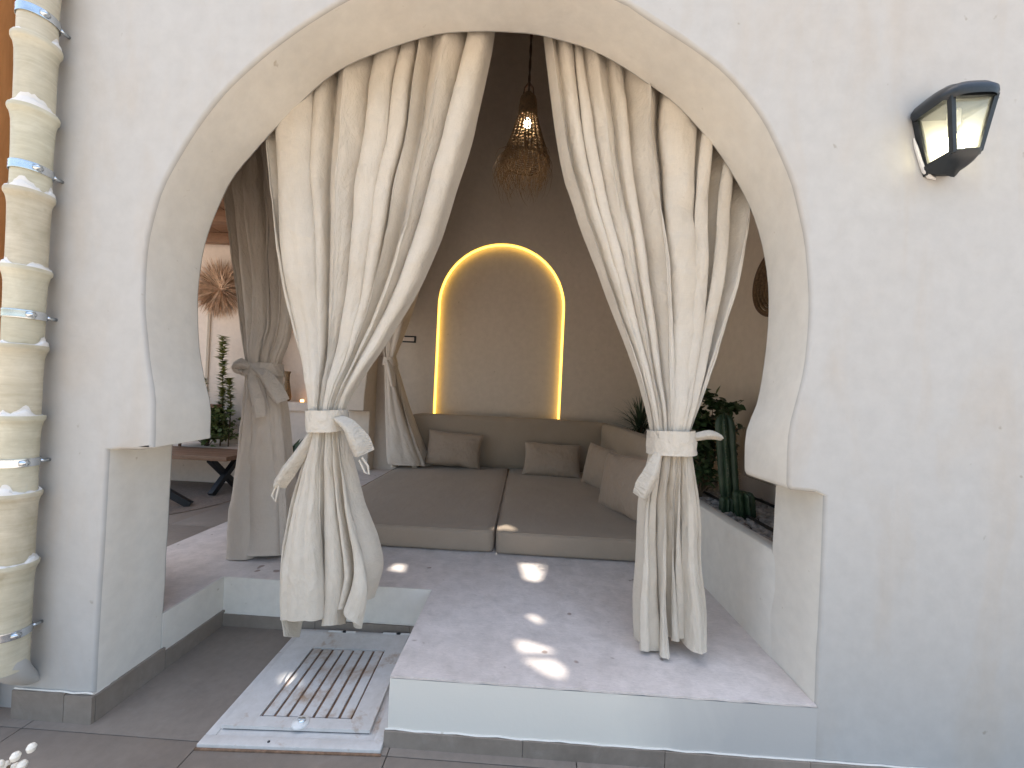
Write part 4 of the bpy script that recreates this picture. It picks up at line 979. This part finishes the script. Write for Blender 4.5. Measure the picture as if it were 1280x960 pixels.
q = MB(); ar = [(-4.30 - .28 + .56 * 0, 0)]; pts3 = [(-4.02, YT - .008, .3), (-4.02, YT - .008, 1.9)] + [(-4.32 + .30 * cos(a), YT - .008, 1.98 + .36 * sin(a)) for a in [pi * k / 20 for k in range(21)]] + [(-4.62, YT - .008, 1.9), (-4.62, YT - .008, .3)]
q.tube(pts3, .024, 6); part(q, 'arch_moulding', M['inner'], tw)
q = MB(); q.box((-9, YT - .014, 0), (-2.0, YT - .001, .085)); part(q, 'baseboard', M['skirt'], tw, smooth=False)
q = MB(); q.lathe([(.03, 0), (.05, .02), (.055, .06), (.04, .17), (.026, .26), (.028, .34), (.04, .38), (.036, .38), (.024, .34)], 20, (-3.02, YT + .06, .963)); tag(weld(q.build('vase', M['rattan'])), 'slim brown vase standing in the terrace wall niche', 'vase')
q = MB(); q.lathe([(.001, .03), (.02, .028), (.022, 0)], 12, (-2.84, YT + .10, .963)); tag(weld(q.build('niche_spotlight', M['nichelight'])), 'small glowing spotlight in the terrace wall niche', 'light')
# feather wall ornament
t = thing('feather_ornament', (-3.93, YT - .02, 2.35), 'round pinkish feather ornament on the terrace wall', 'ornament')
q = MB(); random.seed(5); fc = Vector((-3.88, YT - .03, 2.33))
for k in range(1400):
    a = random.random() * 6.28; ti = random.uniform(.05, .9); L_ = random.uniform(.22, .42) * (.6 + .4 * cos(ti)); d = Vector((cos(a) * cos(ti), -sin(ti) * .55, sin(a) * cos(ti)))
    add_leaf(q, fc, d, L_, random.uniform(.003, .008), random.uniform(-1, 1), random.uniform(-.1, .5), 5)
part(q, 'feathers', M['feather'], t, kind='stuff', w=False)
# planter box with shrubs
t = thing('planter_box', (-4.2, 3.2, 0), 'plastered planter trough along the terrace wall', 'planter')
q = MB(); q.box((-5.6, 3.05, 0), (-2.5, YT - .016, .40), .01); part(q, 'trough', M['terrace'], t)
q = MB(); q.box((-4.9, 3.02, .87), (-3.52, 3.14, .905), .004); ob = q.build('wooden_shelf', M['brownwood']); weld(ob); tag(ob, 'brown wooden shelf board crossing the terrace shrubs', 'shelf')
sh = ob
for x in (-4.8, -3.95):
    q = MB(); q.tube([(x, 3.08, .4), (x, 3.08, .869)], .015, 8); q.build('bracket', M['brownwood'], sh)
bush('terrace_shrub', (-3.75, 3.22, .40), (-3.75, 3.12, .60), (.42, .14, .17), 3200, .06, .024, M['hedge'], 'dense low green shrub behind the terrace tables', 'shrub', 40)
def spire(x, h, label, z0=.85, y=3.24):
    t = thing('tall_plant', (x, y, .4), label, 'plant'); q = MB(); q.tube([(x, y, .4), (x + .01, y, .9), (x - .03, y, z0 + h)], [.008, .006, .003], 6); part(q, 'stem', M['stem'], t); q = MB()
    for k in range(int(330 * h / .8)):
        s = random.random(); a = random.random() * 6.28; r = .0 + .035 * (1 - s * .5)
        add_leaf(q, (x + .01 - .04 * s + random.gauss(0, .008), y + random.gauss(0, .008), z0 - .1 + (h + .1) * s), (cos(a), sin(a), .5), random.uniform(.05, .09), .022, 0, .2)
    part(q, 'leaves', M['leafy'], t, kind='stuff', w=False)
spire(-3.60, .86, 'tall thin yellow green plant rising above the shelf'); spire(-3.82, .34, 'shorter green plant at the left of the tall one'); spire(-3.50, .36, 'short bushy plant right of the tall thin one')
# aloe in pot with separate leaves
t = thing('aloe_plant', (-2.62, 2.85, 0), 'dark green aloe in a pot between the two left curtains', 'plant')
q = MB(); q.lathe([(.001, -.07), (.12, -.07), (.15, .05), (.17, .28), (.185, .30), (.18, .31), (.16, .29), (.001, .28)], 24, (-2.58, 2.95, .07)); part(q, 'pot', M['terrace'], t)
for k in range(26):
    a = k * 2.4; el = .25 + 1.0 * (k / 26); L_ = random.uniform(.24, .34); q = MB(); add_leaf(q, (-2.58 + .02 * cos(a), 2.95 + .02 * sin(a), .36), (cos(a) * cos(el), sin(a) * cos(el), sin(el)), L_, .026, 0, .25, 6); part(q, 'leaf', M['leaf'], t, w=False)
# tables with crossed black legs
def xtable(x0, x1, y0, y1, label, legs, zt=.42, xplane=False):
    t = thing('low_table', ((x0 + x1) / 2, (y0 + y1) / 2, 0), label, 'table', 'low wooden tables on the terrace')
    nb = 4
    for k in range(nb):
        q = MB(); a = y0 + (y1 - y0) * k / nb; b_ = y0 + (y1 - y0) * (k + 1) / nb; q.box((x0, a + .002, zt - .045), (x1, b_ - .002, zt + .002 * nz(k, x0, 1)), .004); part(q, 'plank', M['brownwood'], t)
    for x in legs:
        for s in (1, -1):
            q = MB(); ya, yb = (y0 + .06, y1 - .06) if s > 0 else (y1 - .06, y0 + .06); sqbar(q, (x + s * .012, ya, 0.02), (x + s * .012, yb, zt - .046), .026); part(q, 'leg', M['iron'], t, smooth=False)
    return t
xtable(-4.5, -2.92, 2.48, 2.98, 'low brown plank table with crossed black legs before the shrubs', (-3.12, -4.3))
xtable(-4.9, -3.42, 1.62, 2.12, 'low brown plank table mostly hidden behind the left pier', (-3.5, -4.7))
q = MB(); sqbar(q, (-3.02, 2.2, .02), (-3.45, 2.02, .36), .028)
t2 = [o for o in C.objects if o.name.startswith('low_table')][-1]; part(q, 'brace', M['iron'], t2, smooth=False)
q = MB(); q.lathe([(.001, .012), (1.02, .012), (1.035, .006), (1.035, .0015)], 64, (-3.85, 2.55, 0)); tag(weld(q.build('round_rug', M['rug'])), 'round greyish brown rug under the terrace tables', 'rug')
# terrace roof of beams and boards
t = thing('terrace_roof', (-3.6, 1.8, 2.95), 'brown timber roof shading the terrace', 'roof')
for k in range(5):
    y = .95 + .6 * k; q = MB(); q.box((-4.7, y - .04, 2.86), (-2.01, y + .04, 2.98), .004); part(q, 'beam', M['brownwood'], t)
for k in range(21):
    x = -4.7 + .129 * k; q = MB(); q.box((x, .85, 2.983 + .004 * (k % 2)), (x + .150, YT, 3.003 + .004 * (k % 2))); part(q, 'board', M['brownwood'], t, smooth=False)
# white blossoms close to the camera at the bottom left
t = thing('white_blossom', (-1.085, -.54, 0), 'blurred white blossom buds at the bottom left corner', 'flower')
FB = Vector((-.998, -.5, .362))
q = MB(); q.tube([(FB.x - .10, FB.y - .04, 0), (FB.x - .06, FB.y - .03, .20), (FB.x - .02, FB.y, FB.z - .06), FB], .003, 6); part(q, 'stem', M['stem'], t)
for k, (dx, dz) in enumerate(((-.02, .0), (.008, .016), (.018, -.004), (-.004, -.016), (-.03, -.018), (.02, .02))):
    q = MB(); q.lathe([(.001, .010), (.005, .008), (.008, .002), (.006, -.006), (.002, -.009)], 10, (FB.x + dx, FB.y + .004 * k, FB.z + dz)); part(q, 'bud', M['petal'], t)
